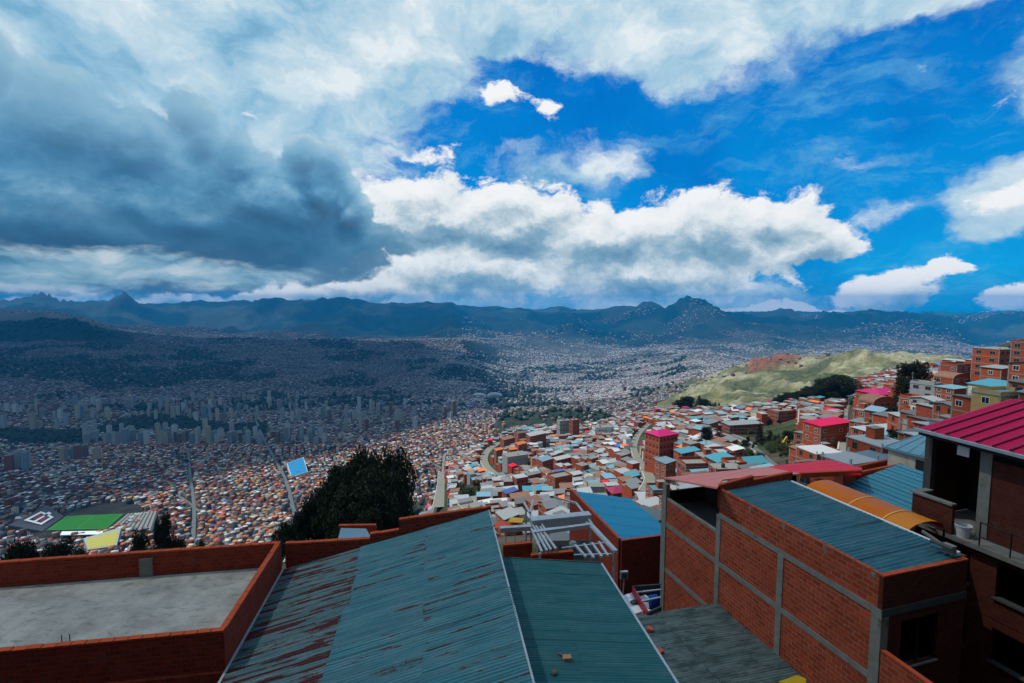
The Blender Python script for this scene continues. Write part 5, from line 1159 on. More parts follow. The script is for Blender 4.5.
# small grime pad at the front foot of the parapet
# --- big rusty teal roof
zl = zf - .25
def roof1():
    root = thing('tin_roofed_house', F(4, fr / 2, zl), 'house under a big sloping teal corrugated roof streaked with maroon rust', 'house')
    vb = F.loc(F.ray_on_v(489, 510, 0))[1] * 0 + .05
    pr = F.ray_on_v(489, 511, vb); ur, _ = F.loc(pr); zr = pr.z
    sl = (zr - zl) / ur; vn = -13.5; print('roof1 width', ur, 'rise', zr - zl)
    us = [F.loc(F.ray_on_v(x, y, vb))[0] for x, y in ((360, 557 - 14), (425, 535 - 8))]
    # seams found from bearings lower on the roof: solve u for points on the sloping plane
    def on_plane(px, py):
        rx, rz = ray(px, py); lo, hi = 6., 25.
        for _ in range(60):
            D = (lo + hi) / 2; p = V3(rx * D, D, rz * D); u, v = F.loc(p)
            if p.z > zl + sl * u: lo = D
            else: hi = D
        return F.loc(p)
    s1, s2 = on_plane(340, 620)[0], on_plane(423, 620)[0]; print('seams', s1, s2, on_plane(322, 683), on_plane(425, 540), on_plane(360, 557))
    cuts = [(.02, s1 + .12, M_tin_old, 0), (s1, s2 + .12, M_tin_teal, .012), (s2, ur, M_tin_teal, .024)]
    for k, (a0, a1, mt, dz) in enumerate(cuts):
        m = MB(); o = F(a0, vn, zl + sl * a0 + dz + .02); a = F.u * (a1 - a0) + V3(0, 0, sl * (a1 - a0)); m.wavy(o, a, F.v * (vb - vn), pitch=.105, amp=.017, na=5, sheet=.82, jit=.012, seed=k + 3, jend=.03)
        for i in range(len(m.uv)): m.uv[i] = [(u + k * 9.3, v + k * 4.1) for u, v in m.uv[i]]
        m.build('roof_sheet', mt, root, True)
    w = MB(); w.hexa([F(.03, vn, zl - 8), F(ur - .05, vn, zl - 8), F(ur - .05, vb - .05, zl - 8), F(.03, vb - .05, zl - 8)], [F(.03, vn, zl - .1), F(ur - .05, vn, zr - .12), F(ur - .05, vb - .05, zr - .12), F(.03, vb - .05, zl - .1)]); w.build('wall', M_brick_deep, root)
    fl = MB(); fl.bar(F(.05, vn, zl + .06), F(.05, -.1, zl + .06), .07, .03); fl.build('flashing', M_steel, root)
    ed = MB(); ed.bar(F(ur, vn, zr + .03), F(ur, vb, zr + .03), .05, .05); ed.build('edge_trim', M_steel, root)
    for k in range(9): pass
    # stepped brick gable behind the roof
    st = [(0, 140, 0), ]
    steps = [((285, 543.5), (370, 538.5)), ((370, 534), (399, 529.5)), ((398, 519.5), (484, 507.5)), ((484, 508), (491, 505.5))]
    vw = vb + .03; prev = .0
    for k, (p0, p1) in enumerate(steps):
        q0, q1 = F.ray_on_v(*p0, vw), F.ray_on_v(*p1, vw); a0, a1 = F.loc(q0)[0], F.loc(q1)[0]; a0 = max(a0, prev); prev = a1 + .004; z = (q0.z + q1.z) / 2
        g_ = MB(); g_.hexa([F(a0, vw, zl - 7), F(a1, vw, zl - 7), F(a1, vw + .15, zl - 7), F(a0, vw + .15, zl - 7)], [F(a0, vw, q0.z - .07), F(a1, vw, q1.z - .07), F(a1, vw + .15, q1.z - .07), F(a0, vw + .15, q0.z - .07)]); gw = g_.build('gable_parapet', M_brick_deep, root)
        c = MB(); n = max(1, int((a1 - a0) / .34))
        for i in range(n):
            e0, e1 = a0 + (a1 - a0) * i / n, a0 + (a1 - a0) * (i + 1) / n - .008; z0, z1 = q0.z + (q1.z - q0.z) * i / n, q0.z + (q1.z - q0.z) * (i + 1) / n; dz = random.uniform(-.008, .008)
            c.hexa([F(e0, vw - .012, z0 - .068), F(e1, vw - .012, z1 - .068), F(e1, vw + .162, z1 - .068), F(e0, vw + .162, z0 - .068)], [F(e0, vw - .012, z0 + dz), F(e1, vw - .012, z1 + dz), F(e1, vw + .162, z1 + dz), F(e0, vw + .162, z0 + dz)])
        c.build('coping', M_cap, gw)
    return ur, zr, vn, sl
ur, zr, vn1, sl1 = roof1()
# --- small pale roof and wall peeping over the stepped gable
r2 = thing('shed', at(356, 540, 21.5), 'small shed with pale blue-grey roof behind the stepped brick gable', 'shed')
q = [at(338, 538.5, 19.6), at(371, 537, 19.8), at(366, 528.5, 22.8), at(341, 528.0, 22.5)]; m = MB(); m.slab(q, .06); m.build('roof', TINS['sky blue'], r2)
m = MB(); m.hexa([p - V3(0, 0, 3) for p in q], [p - V3(0, 0, .07) for p in q]); m.build('wall', M_brick_deep, r2)
m = MB(); a, b_ = at(339, 526, 23.1), at(376, 525.5, 23.3); m.bar(a, b_, .16, .12); m.bar(a - V3(0, 0, .5), b_ - V3(0, 0, .5), .12, .9); m.build('parapet', M_cap, r2)
# --- sea-green roof, middle
def roof2():
    z0 = zr - .75
    pr = None; vbk = F.loc(at(505, 556, z0 / ray(505, 556)[1]))[1]; pr = F.ray_on_v(598, 563.5, vbk); u1 = F.loc(pr)[0]; z1 = pr.z; u0 = ur - .3; vn = -14.5
    print('roof2', vbk, u0, u1, z0, z1)
    root = thing('tin_roofed_house', F((u0 + u1) / 2, -5, z1), 'house under a smooth sea-green corrugated roof with loose bricks on it', 'house')
    cut = u0 + (u1 - u0) * .47
    for k, (a0, a1, dz) in enumerate(((cut - .1, u1 + .12, 0), (u0, cut, .014))):
        sl = (z1 - z0) / (u1 - u0); m = MB(); m.wavy(F(a0, vn, z0 + sl * (a0 - u0) + dz), F.u * (a1 - a0) + V3(0, 0, sl * (a1 - a0)), F.v * (vbk - vn), pitch=.10, amp=.013, na=4, sheet=.85, jit=.008, seed=k + 31, jend=.02); m.build('roof_sheet', M_tin_green, root, True)
    w = MB(); w.hexa([F(u0, vn, z1 - 8), F(u1, vn, z1 - 8), F(u1, vbk - .05, z1 - 8), F(u0, vbk - .05, z1 - 8)], [F(u0, vn, z0 - .07), F(u1, vn, z1 - .07), F(u1, vbk - .05, z1 - .07), F(u0, vbk - .05, z0 - .07)]); w.build('wall', M_brick_deep, root)
    e = MB(); e.bar(F(u1 + .14, vn, z1 - .03), F(u1 + .14, vbk, z1 - .03), .07, .07); e.build('gutter', M_steel, root)
    e = MB(); e.bar(F(u0, vbk + .02, z0 + .0), F(u1 + .1, vbk + .02, z1 + .0), .05, .07); e.build('edge_trim', M_conc_dark, root)
    return u0, u1, z0, z1, vbk, vn
u0, u1, z0, z1, vb2, vn2 = roof2()
sl2 = (z1 - z0) / (u1 - u0)
def on_plane(px, py, ua, za, sl, lo=5., hi=40.):
    rx, rz = ray(px, py)
    for _ in range(60):
        D = (lo + hi) / 2; p = V3(rx * D, D, rz * D); u, v = F.loc(p)
        if p.z > za + sl * (u - ua): lo = D
        else: hi = D
    return p
# --- right brick building: local frame u = to the right (3.9 m wide blue roof), v = away along the long wall
GA = math.atan2(.28, .96)
G = Frame(at(884, 576, 16.0), GA); zT = G.o.z; G.o.z = 0; G.o = V3(G.o.x, G.o.y)
LEN = G.loc(G.ray_on_u(661, 520, 0))[1]; print('right building top', zT, 'length', LEN)
zB1 = G.ray_on_u(872, 608, 0).z; zB2 = G.ray_on_u(717, 562, 0).z; zB3 = zB2 - (zB1 - zB2); print('bands', zB1, zB2, G.ray_on_u(865, 679, 0).z)
vs = [0] + [G.loc(G.ray_on_u(x, y, 0))[1] for x, y in ((781, 560), (719, 520), (663, 520))]; print('columns at', vs)
vst = vs[2]
zlo = (G.ray_on_u(668, 503, 0).z + G.ray_on_u(715, 529, 0).z) / 2      # top of the wall under the loggia
# --- grey-green lean-to against the brick wall
def roof3():
    pA, pB = G.ray_on_u(718, 596.5, -.02), G.ray_on_u(800, 684, -.02); vA = G.loc(pA)[1]; z = (pA.z + pB.z) / 2; pC = None
    rx, rz = ray(634, 616); w = 4.2; back = G(-w, vA - .1, 0); zC = rz * back.y; uu, vv = G.loc(V3(rx * (zC / rz), zC / rz, zC))
    D = ((G.o.x * G.v.x + G.o.y * G.v.y) + vA) / (rx * G.v.x + G.v.y); pC = V3(rx * D, D, rz * D); w = -G.loc(pC)[0]; print('roof3', w, z, pC.z)
    root = thing('lean_to', G(-w / 2, 2, z), 'lean-to with weathered grey-green tin roof against the long brick wall', 'shed'); vN = -9; wl_ = w + 2.2; dz = (pC.z - z) / w
    for k, (b0, b1) in enumerate(((vN, vA * .45), (vA * .45 - .1, vA))):
        for j, (a0, a1) in enumerate(((-wl_, -wl_ * .5), (-wl_ * .5 - .1, -.03))):
            m = MB(); o = G(a0, b0, z - dz * a0 + .012 * j + .006 * k); m.wavy(o, G.u * (a1 - a0) + V3(0, 0, -dz * (a1 - a0)), G.v * (b1 - b0), pitch=.13, amp=.018, na=4, sheet=.8, jit=.018, seed=50 + k * 2 + j, jend=.04)
            for i in range(len(m.uv)): m.uv[i] = [(u + k * 5.3 + j * 2.2, v + j * 7.1) for u, v in m.uv[i]]
            m.build('roof_sheet', M_tin_grey, root, True)
    w_ = MB(); w_.hexa([G(-wl_, vN, z - 9), G(-.04, vN, z - 9), G(-.04, vA - .1, z - 9), G(-wl_, vA - .1, z - 9)], [G(-wl_, vN, z + dz * wl_ - .08), G(-.04, vN, z - .08), G(-.04, vA - .1, z - .08), G(-wl_, vA - .1, z + dz * wl_ - .08)]); w_.build('wall', M_brick_deep, root)
    return z, dz, vA, wl_
z3, dz3, v3A, w3 = roof3()
def brick_building():
    root = thing('brick_house', G(2, 6, zT - 4), 'large brick house with exposed concrete frame and deep blue tin roof', 'house')
    Wd = 4.0; bot = zT - 16
    w = MB(); bbox(w, G, 0, .15, .15, vst, bot, zT); w.build('wall', M_brick, root)                         # tall part of the long side
    w = MB(); bbox(w, G, .001, .15, vst + .002, vs[3], bot, zlo); w.build('wall', M_brick, root)             # lower part under the loggia
    # near end with two dark openings
    w = MB(); oz1, oz0 = zB1 - .45, zB1 - 2.15
    bbox(w, G, 0, Wd, 0, .148, zB1 - .05, zT - .06); bbox(w, G, 0, .95, 0, .148, bot, zB1 - .05); bbox(w, G, 2.7, Wd, 0, .148, bot, zB1 - .05); bbox(w, G, .95, 2.7, 0, .148, oz1, zB1 - .05); bbox(w, G, .95, 2.7, 0, .148, bot, oz0); w.build('wall', M_brick_shade, root)
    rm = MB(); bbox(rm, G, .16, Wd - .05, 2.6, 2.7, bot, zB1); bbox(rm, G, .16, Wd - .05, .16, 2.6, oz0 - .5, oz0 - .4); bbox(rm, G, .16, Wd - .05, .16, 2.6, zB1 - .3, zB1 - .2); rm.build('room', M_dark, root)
    s = MB(); bbox(s, G, .9, 2.75, -.05, .16, oz0 - .07, oz0 - .002); s.build('window_sill', M_conc, root)
    fr_ = MB()
    for a0, a1, z0_, z1_ in ((.95, 1.0, oz0, oz1), (2.65, 2.7, oz0, oz1), (1.8, 1.85, oz0, oz1)): bbox(fr_, G, a0, a1, .05, .1, z0_, z1_)
    fr_.build('window_frame', M_iron, root)
    c = MB(); n = 12
    for i in range(n): bbox(c, G, Wd * i / n, Wd * (i + 1) / n - .01, -.012, .16, zT - .058, zT + random.uniform(-.004, .006))
    c.build('coping', M_cap, root)
    # concrete beams and columns standing 2-3 cm proud of the brick
    for z, th in ((zB1, .22), (zB2, .24), (zB3 - .3, .24)):
        m = MB(); v1 = vst if z == zB1 else vs[3]; bbox(m, G, -.03, -.001, .0, v1, z - th / 2, z + th / 2); m.build('beam', M_conc, root)
    m = MB(); bbox(m, G, -.02, Wd, -.03, -.001, zB1 - .13, zB1 + .13); m.build('beam', M_conc_dark, root)
    for k, v in enumerate(vs):
        m = MB(); wd = .30 if k else .36; top = (zB1 if k < 2 else zB1 + .02 if k == 2 else zlo + .1); bbox(m, G, -.034, .2 if k == 3 else -.001, v - wd / 2 if k else -.03, v + wd / 2 if k else wd - .03, bot, top); m.build('column', M_conc, root)
    m = MB(); bbox(m, G, 0, .30, -.034, -.001, bot, zB1 - .14); m.build('column', M_conc, root)
    m = MB(); bbox(m, G, -.05, .2, vs[3] - .32, vs[3] + .02, bot, zlo + .9); m.build('column', M_conc, root)
    m = MB(); bbox(m, G, -.012, .16, vst, vs[3], zlo, zlo + .1); m.build('wall_cap', M_conc, root)
    # drip stains: small plaster patches on the upper wall
    for v, ww in ((2.1, .22), (.25, .2), (4.1, .16), (6.0, .14)):
        m = MB(); m.quad([G(-.008, v + ww, zT - .05), G(-.008, v + ww / 2, zT - .40), G(-.008, v, zT - .05)]); m.build('plaster_patch', M_conc, root)
    # deep blue tin roof sagging a little between brick edges
    m = MB(); m.wavy(G(.155, .17, zT - .10), G.u * (Wd - .12) + V3(0, 0, .16), G.v * (vst - .25), pitch=.19, amp=.013, na=8, sheet=.95, jit=.016, seed=91, jend=.02); m.build('roof_sheet', M_tin_deepblue, root, True)
    m = MB(); m.bar(G(Wd + .03, .3, zT + .07), G(Wd + .03, vst - .3, zT + .08), .10, .05); m.build('flashing', M_white, root)
    w = MB(); bbox(w, G, Wd, Wd + .15, .15, vst, bot, zT + .02); w.build('wall', M_brick_deep, root)
    return root, Wd, bot
rb, Wd, zbot = brick_building()
def red_roof():
    # low-pitched terracotta and crimson roof over the open loggia behind
    P = lambda px, py, v: G.ray_on_v(px, py, v)
    a = P(664, 478.5, LEN + .5); b_ = P(720, 489.5, vst - .05); d = at(828, 460, a.y + 9); c = at(862, 468, 29.5); e = at(802, 477, 24.8); z = a.z
    root = thing('tin_roofed_house', G(4, LEN, zT - 3), 'house with flat terracotta and crimson sheet roof over a dark loggia', 'house')
    A0, A1 = G(-.35, vst - .02, b_.z), G(-.35, LEN + .55, b_.z - .05); 
    # one plane through the measured corners: slight fall to the left and back
    pts = [at(664, 478.5, 28.4), at(720, 489.3, 22.9), at(803, 476.5, 25.4), at(862, 469, 28.6), at(829, 460.3, 36.5)]
    mean = sum(pts, V3(0, 0)) / 5; M3 = np.array([[p.x, p.y, 1] for p in pts]); k = np.linalg.lstsq(M3, np.array([p.z for p in pts]), rcond=None)[0]; print('red roof plane', k)
    def pl(px, py):
        rx, rz = ray(px, py); D = k[2] / (rz - k[0] * rx - k[1]); return V3(rx * D, D, rz * D)
    q = {n: pl(*xy) for n, xy in dict(a=(664, 478.3), b=(720, 489.5), c=(762, 488), d=(763, 480), e=(803, 476.5), e2=(803, 473), f=(861, 475), g=(862, 468.5), h=(829, 460.3), i=(766, 467.5), j=(737, 470.5)).items()}
    print({n: tuple(round(x, 1) for x in v) for n, v in q.items()})
    def sheet(names, mat):
        m = MB(); pl_ = [q[n] if isinstance(n, str) else n for n in names]; up = V3(0, 0, .05); top = [p + up for p in pl_]; m.quad(top, [(p.dot(G.v), p.dot(G.u)) for p in top]); m.quad([p - V3(0, 0, .03) for p in pl_[::-1]])
        for x, y in zip(pl_, pl_[1:] + pl_[:1]): m.quad([x - V3(0, 0, .03), y - V3(0, 0, .03), y + up, x + up])
        # raised seams
        for t in (.33, .66):
            s0, s1 = pl_[0].lerp(pl_[1], t), pl_[-1].lerp(pl_[-2], t); m.bar(s0 + V3(0, 0, .05), s1 + V3(0, 0, .05), .04, .02)
        return m.build('roof_sheet', mat, root)
    mid = pl(768, 478)
    sheet(['a', pl(717, 488.6), pl(723, 480.5), pl(762, 476.5), pl(801, 474.5), 'i', 'j'], M_tin_terra)
    sheet(['i', pl(801, 474.5), 'f', 'g', 'h'], M_tin_crimson)
    # brick edge copings stepping along the near side
    for x0, y0, x1, y1, h in ((800, 477, 861, 474, .25),):
        m = MB(); s, t = pl(x0, y0) + V3(0, 0, .1), pl(x1, y1) + V3(0, 0, .1); m.bar(s, t, .16, h); m.build('coping', M_cap, root)
    for a0_, a1_, vv, h0, h1 in ((-.01, 1.95, vst - .01, .2, .46), (1.97, 4.4, vst + .02, .24, .40)):
        hexq = lambda m, e, zb0, zb1, zt0, zt1: m.hexa([G(a0_ - e, vv - e, zb0), G(a1_ + e, vv - e, zb1), G(a1_ + e, vv + .15 + e, zb1), G(a0_ - e, vv + .15 + e, zb0)], [G(a0_ - e, vv - e, zt0), G(a1_ + e, vv - e, zt1), G(a1_ + e, vv + .15 + e, zt1), G(a0_ - e, vv + .15 + e, zt0)])
        m = MB(); hexq(m, 0, zT - 1.0, zT - 1.0, zT + h0 - .07, zT + h1 - .07); wq = m.build('wall', M_brick_deep, root); m = MB(); hexq(m, .012, zT + h0 - .069, zT + h1 - .069, zT + h0, zT + h1); m.build('coping', M_cap, wq)
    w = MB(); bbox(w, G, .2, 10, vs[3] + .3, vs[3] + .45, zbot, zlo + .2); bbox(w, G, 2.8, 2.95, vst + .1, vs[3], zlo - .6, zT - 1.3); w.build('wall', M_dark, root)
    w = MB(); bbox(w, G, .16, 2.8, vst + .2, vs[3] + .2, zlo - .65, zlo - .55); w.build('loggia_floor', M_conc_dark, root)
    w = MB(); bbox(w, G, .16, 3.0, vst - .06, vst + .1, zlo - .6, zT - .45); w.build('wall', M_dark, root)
red_roof()
def canopy():
    n = 16; b0, b1 = 2.25, 7.15; a0, a1 = Wd + .13, Wd + 2.33; ctr = (a0 + a1) / 2; rx_, rz_ = (a1 - a0) / 2, .46; zc = zT - .24
    root = thing('arched_canopy', G(ctr, 5, zc), 'translucent amber plastic barrel canopy between the deep blue and teal roofs', 'canopy')
    mt, T, b = new_mat('amber_sheet'); f, _ = T.noise(objn(T), 1.6, 6, .65); T.l.new(T.mix(f, (.84, .17, .001, 1), (.95, .24, .004, 1)), b.inputs['Base Color']); b.inputs['Roughness'].default_value = .35
    tl = T.add('ShaderNodeBsdfTranslucent'); tl.inputs[0].default_value = (.9, .26, .005, 1); mx = T.add('ShaderNodeMixShader'); mx.inputs[0].default_value = .35; T.l.new(b.outputs[0], mx.inputs[1]); T.l.new(tl.outputs[0], mx.inputs[2]); T.l.new(mx.outputs[0], T.n['Material Output'].inputs[0])
    mt2, T, b = new_mat('amber_mesh_sheet'); bt = T.add('ShaderNodeTexChecker'); bt.inputs['Scale'].default_value = 14; T.l.new(uvn(T), bt.inputs['Vector']); f, _ = T.noise(objn(T), 3, 5); bt.inputs['Color1'].default_value = (.80, .25, .006, 1); bt.inputs['Color2'].default_value = (.52, .15, .005, 1); T.l.new(T.mix(f, bt.outputs[0], (.6, .2, .01, 1)), b.inputs['Base Color']); b.inputs['Roughness'].default_value = .55
    cuts = [b0, b0 + 1.05, b0 + 2.6, b1]
    for k in range(3):
        m = MB(); c0, c1 = cuts[k], cuts[k + 1]
        for i in range(n):
            t0, t1 = math.pi * i / n, math.pi * (i + 1) / n; f = lambda t, v: G(ctr - rx_ * math.cos(t), v, zc + rz_ * math.sin(t) * (1 + .02 * math.sin(v * 3)))
            q = [f(t0, c0), f(t1, c0), f(t1, c1), f(t0, c1)]; u_ = [(rx_ * t0, c0), (rx_ * t1, c0), (rx_ * t1, c1), (rx_ * t0, c1)]; m.quad(q[::-1], u_[::-1])
        m.build('canopy_sheet', mt2 if k == 0 else mt, root, True)
    for v in cuts[1:3]:
        m = MB(); pts = [G(ctr - (rx_ + .02) * math.cos(math.pi * i / n), v, zc + (rz_ + .02) * math.sin(math.pi * i / n)) for i in range(n + 1)]
        for x, y in zip(pts, pts[1:]): m.bar(x, y, .05, .015)
        m.build('rib', plain('amber_joint', (.85, .5, .12), .5, .1, 3), root)
    m = MB()
    for v in cuts:
        for a in (a0 + .05, a1 - .05): m.tube(G(a, v, zbot), G(a, v, zc), .04, 6)
    m.build('support', M_iron, root)
canopy()
def teal_roofs():
    root = thing('tin_roofed_house', at(900, 500, 26), 'house with broad mid-teal sheet roof behind the amber canopy', 'house')
    q = [at(838, 487, 27.0), at(935, 529, 20.6), at(950, 481, 25.0), at(899, 464, 30.5)]
    m = MB(); n = 12
    for i in range(n):
        a0, a1 = q[0].lerp(q[3], i / n), q[1].lerp(q[2], i / n); b0, b1 = q[0].lerp(q[3], (i + 1) / n), q[1].lerp(q[2], (i + 1) / n); z = V3(0, 0, .02 * (i % 2)); f = [a0 + z, a1 + z, b1 + z, b0 + z]; m.quad(f, [(p.dot(G.v), p.dot(G.u)) for p in f]); m.bar(a0 + V3(0, 0, .03), a1 + V3(0, 0, .03), .04, .04)
    m.build('roof_sheet', M_tin_mid, root); w = MB(); w.hexa([p - V3(0, 0, 8) for p in q], [p - V3(0, 0, .9) for p in q]); w.build('wall', M_brick_deep, root)
    root = thing('pale_house', at(910, 460, 33), 'pale plastered house with light teal roof behind the magenta-roofed one', 'house')
    q = [at(885, 446.5, 34.5), at(950, 463, 28.5), at(952, 440, 33), at(920, 434.5, 38.5)]; m = MB(); n = 5
    for i in range(n):
        a0, a1 = q[0].lerp(q[1], i / n), q[3].lerp(q[2], i / n); b0, b1 = q[0].lerp(q[1], (i + 1) / n), q[3].lerp(q[2], (i + 1) / n); f = [a0, b0, b1, a1]; m.quad(f, [(p.dot(G.u) + i * 3, p.dot(G.v)) for p in f]); m.bar(a0 + V3(0, 0, .03), a1 + V3(0, 0, .03), .05, .04)
    m.bar(q[0] - V3(0, 0, .08), q[1] - V3(0, 0, .08), .06, .14); m.build('roof_sheet', M_tin_pale, root)
    ins = lambda p: p.lerp(sum(q, V3(0, 0)) / 4, .09) - V3(0, 0, .14); i4 = [ins(p) for p in q]; w = MB(); w.hexa([p - V3(0, 0, 7) for p in i4], i4); w.build('wall', plain('plaster_pale_cream', (.52, .45, .34), .9, .2, .9, stain=.4, stain_c=(.2, .17, .13)), root)
    d = MB(); a, b_ = i4[0].lerp(i4[1], .52), i4[0].lerp(i4[1], .98); nrm = (b_ - a).cross(V3(0, 0, 1)).normalized() * .03; d.hexa([a - V3(0, 0, 2.6) + nrm, b_ - V3(0, 0, 2.6) + nrm, b_ - V3(0, 0, 2.6), a - V3(0, 0, 2.6)], [a - V3(0, 0, .25) + nrm, b_ - V3(0, 0, .25) + nrm, b_ - V3(0, 0, .25), a - V3(0, 0, .25)]); d.build('opening', M_dark, root)
    root = thing('brick_parapet_house', at(870, 468, 33), 'low brick house with stepped red coping beside the crimson roof', 'house')
    for p, q, D0, D1 in (((845, 469.5), (893, 459), 34, 36), ((858, 473), (901, 464.5), 30, 31.5)):
        a, b_ = at(*p, D0), at(*q, D1); w = MB(); w.bar(a - V3(0, 0, 1.6), b_ - V3(0, 0, 1.6), .15, 3.0); wq = w.build('wall', M_brick_deep, root); m = MB(); m.bar(a, b_, .18, .13); m.build('coping', M_cap, wq)
teal_roofs()
M_mag_seam = plain('magenta_seam', (.16, .004, .025), .6, .3, 3)
def magenta_house():
    F2 = Frame(at(918, 428, 22.0), GA); ze = F2.o.z; F2.o = V3(F2.o.x, F2.o.y); o_e = F2
    # eave line runs along v towards the camera; roof climbs to the right
    pr = at(1011, 399, 1); k = ray(1011, 399)
    D = (F2.o.x * F2.v.x + F2.o.y * F2.v.y) / (k[0] * F2.v.x + F2.v.y); top = V3(k[0] * D, D, k[1] * D); wr = F2.loc(top)[0]; zr_ = top.z; pn = F2.ray_on_u(1024, 455, 0); print('magenta', ze, 'ridge at', wr, zr_, 'eave check', pn)
    ze2 = pn.z; vn = -14.5
    root = thing('brick_house', F2(4, -5, ze - 4), 'dark unfinished brick house with ribbed magenta roof and railed balcony', 'house')
    m = MB(); zN = ze + (ze2 - ze) / F2.loc(pn)[1] * vn; o = F2(0, vn, zN); a = F2.u * wr + V3(0, 0, zr_ - ze); m.wavy(o, a, F2.v * (-vn) + V3(0, 0, ze - zN), pitch=.55, amp=.03, na=3, sheet=5, jit=.004, prof='rib', seed=77)
    m.m = 1; nb = int(-vn / .55)
    for i in range(nb): q0 = o + (F2.v * (-vn) + V3(0, 0, ze - zN)) * (i / nb) + V3(0, 0, .05); m.bar(q0, q0 + a, .05, .06)
    m.build('roof_sheet', [M_tin_magenta, M_mag_seam], root)
    m = MB(); o2 = F2(wr, vn, zN + zr_ - ze); m.wavy(o2, F2.u * wr + V3(0, 0, -(zr_ - ze)), F2.v * (-vn) + V3(0, 0, ze - zN), pitch=.40, amp=.045, na=3, sheet=5, jit=.004, prof='rib', seed=78); m.build('roof_sheet', M_tin_magenta, root)
    m = MB(); m.bar(F2(-.08, vn, zN - .06), F2(-.08, .1, ze - .06), .14, .12); m.build('gutter', M_steel, root)
    m = MB(); m.bar(F2(.1, vn, zN - .2), F2(.1, 0, ze - .2), .1, .2); m.build('fascia', M_iron, root)
    # local levels
    wl = .55                                                                    # wall plane set back under the eave
    # balcony on the first plane: brick front with grey coping
    pb0, pb1 = F2.ray_on_u(913, 489, -.4), F2.ray_on_u(953, 506, -.4); zb_ = (pb0.z + pb1.z) / 2; vb0, vb1 = F2.loc(pb0)[1], F2.loc(pb1)[1]; pf_ = F2.ray_on_u(912, 517, -.4); zfl = pf_.z; print('balcony', zb_, zfl, vb0, vb1)
    bk = MB(); bbox(bk, F2, -.4, -.25, vb1, vb0, zfl - .1, zb_ - .08); bbox(bk, F2, -.25, wl, vb0 - .15, vb0, zfl - .1, zb_ - .08); bk.build('balcony_wall', M_brick_shade, root)
    bk = MB(); bbox(bk, F2, -.47, -.18, vb1, vb0 + .07, zb_ - .079, zb_); bbox(bk, F2, -.18, wl, vb0 - .22, vb0 + .07, zb_ - .079, zb_); bk.build('coping', M_conc, root)
    fl = MB(); bbox(fl, F2, -.4, 6, vn, vb0, zfl - .3, zfl - .1); fl.build('balcony_floor', M_conc, root)
    bot = zfl - 11
    # upper storey: dark recess between concrete posts, brick beyond
    pc = F2.loc(F2.ray_on_u(990, 500, wl))[1]; pc2 = F2.loc(F2.ray_on_u(978, 500, wl))[1]; pbk = F2.loc(F2.ray_on_u(946, 470, wl))[1]; zroof = lambda v: ze + (zN - ze) * v / vn - .3
    m = MB(); bbox(m, F2, wl - .05, wl + .3, pc, pc2, zfl - .1, zroof(pc)); m.build('column', M_conc, root)
    m = MB(); bbox(m, F2, wl - .03, wl + .25, -.3, 0, zfl - .1, ze - .28); m.build('column', M_conc_dark, root)
    m = MB(); bbox(m, F2, wl, wl + .15, vn, pc - .01, zfl - .1, zN - .4); bbox(m, F2, wl, 9, -.16, -.01, zfl - .1, ze - .28) ; m.build('wall', M_brick_shade, root)
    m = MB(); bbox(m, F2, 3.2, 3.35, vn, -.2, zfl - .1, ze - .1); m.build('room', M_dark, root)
    m = MB(); lt = F2.loc(F2.ray_on_u(960, 450, wl))[1]; bbox(m, F2, wl - .01, wl + .02, lt - .35, lt + .1, zroof(lt) - .55, zroof(lt) - .05); m.build('meter_box', M_white, root)
    # lower storeys: brick with dark openings and sills
    rows = [(zfl - .31, 2.6), (zfl - 2.95, 2.7), (zfl - 5.7, 2.7)]
    b = MB(); sills = []
    for zt_, h in rows:
        v = vn
        while v < -.2:
            v1 = min(v + .9, -.01); v2 = min(v1 + 1.9, -.01); bbox(b, F2, -.1, .05, v, v1, zt_ - h, zt_)
            if v2 > v1 + .2:
                bbox(b, F2, -.1, .05, v1, v2, zt_ - .3, zt_); bbox(b, F2, -.1, .05, v1, v2, zt_ - h, zt_ - 1.75); sills.append((v1, v2, zt_ - 1.75))
            v = v2
    bbox(b, F2, .06, 8, -.15, -.01, bot, zfl - .32); b.build('wall', M_brick_shade, root)
    for v1, v2, z in sills: s = MB(); bbox(s, F2, -.2, .1, v1 - .05, v2 + .05, z + .003, z + .08); s.build('window_sill', M_conc_dark, root)
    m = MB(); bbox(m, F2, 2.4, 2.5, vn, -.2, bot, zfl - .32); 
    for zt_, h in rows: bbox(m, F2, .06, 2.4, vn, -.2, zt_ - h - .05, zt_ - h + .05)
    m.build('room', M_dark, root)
    # iron railing from the brick balcony towards the viewer, then down the stair
    r = MB(); vE = vn; zz = zfl - .1; rr_ = -.35; vr = vb1 - 1.6
    vr0 = F2.loc(F2.ray_on_u(981, 520, rr_))[1]; print('rail', vr0, vr)
    for hh in (.35, .95): r.tube(F2(rr_, vr0, zz + hh), F2(rr_, vr0 - 3.0, zz + hh), .028, 6)
    for k in range(4): r.tube(F2(rr_, vr0 - k * 1.0, zz), F2(rr_, vr0 - k * 1.0, zz + .98), .026, 6)
    for hh in (.35, .95): r.tube(F2(rr_, vr0 - 3.0, zz + hh), F2(rr_, vr0 - 6.5, zz + hh - 2.4), .028, 6)
    r.build('railing', M_iron, root)
    # bucket and planks on the ledge
    p = F2.ray_on_u(963, 533, -.1); p.z = zz
    bu = thing('bucket', p, 'white plastic bucket standing on the concrete ledge by the railing', 'bucket'); t = MB(); n = 18
    prof = [(.15, 0), (.20, .34), (.215, .345), (.215, .37), (.19, .37), (.145, .03)]
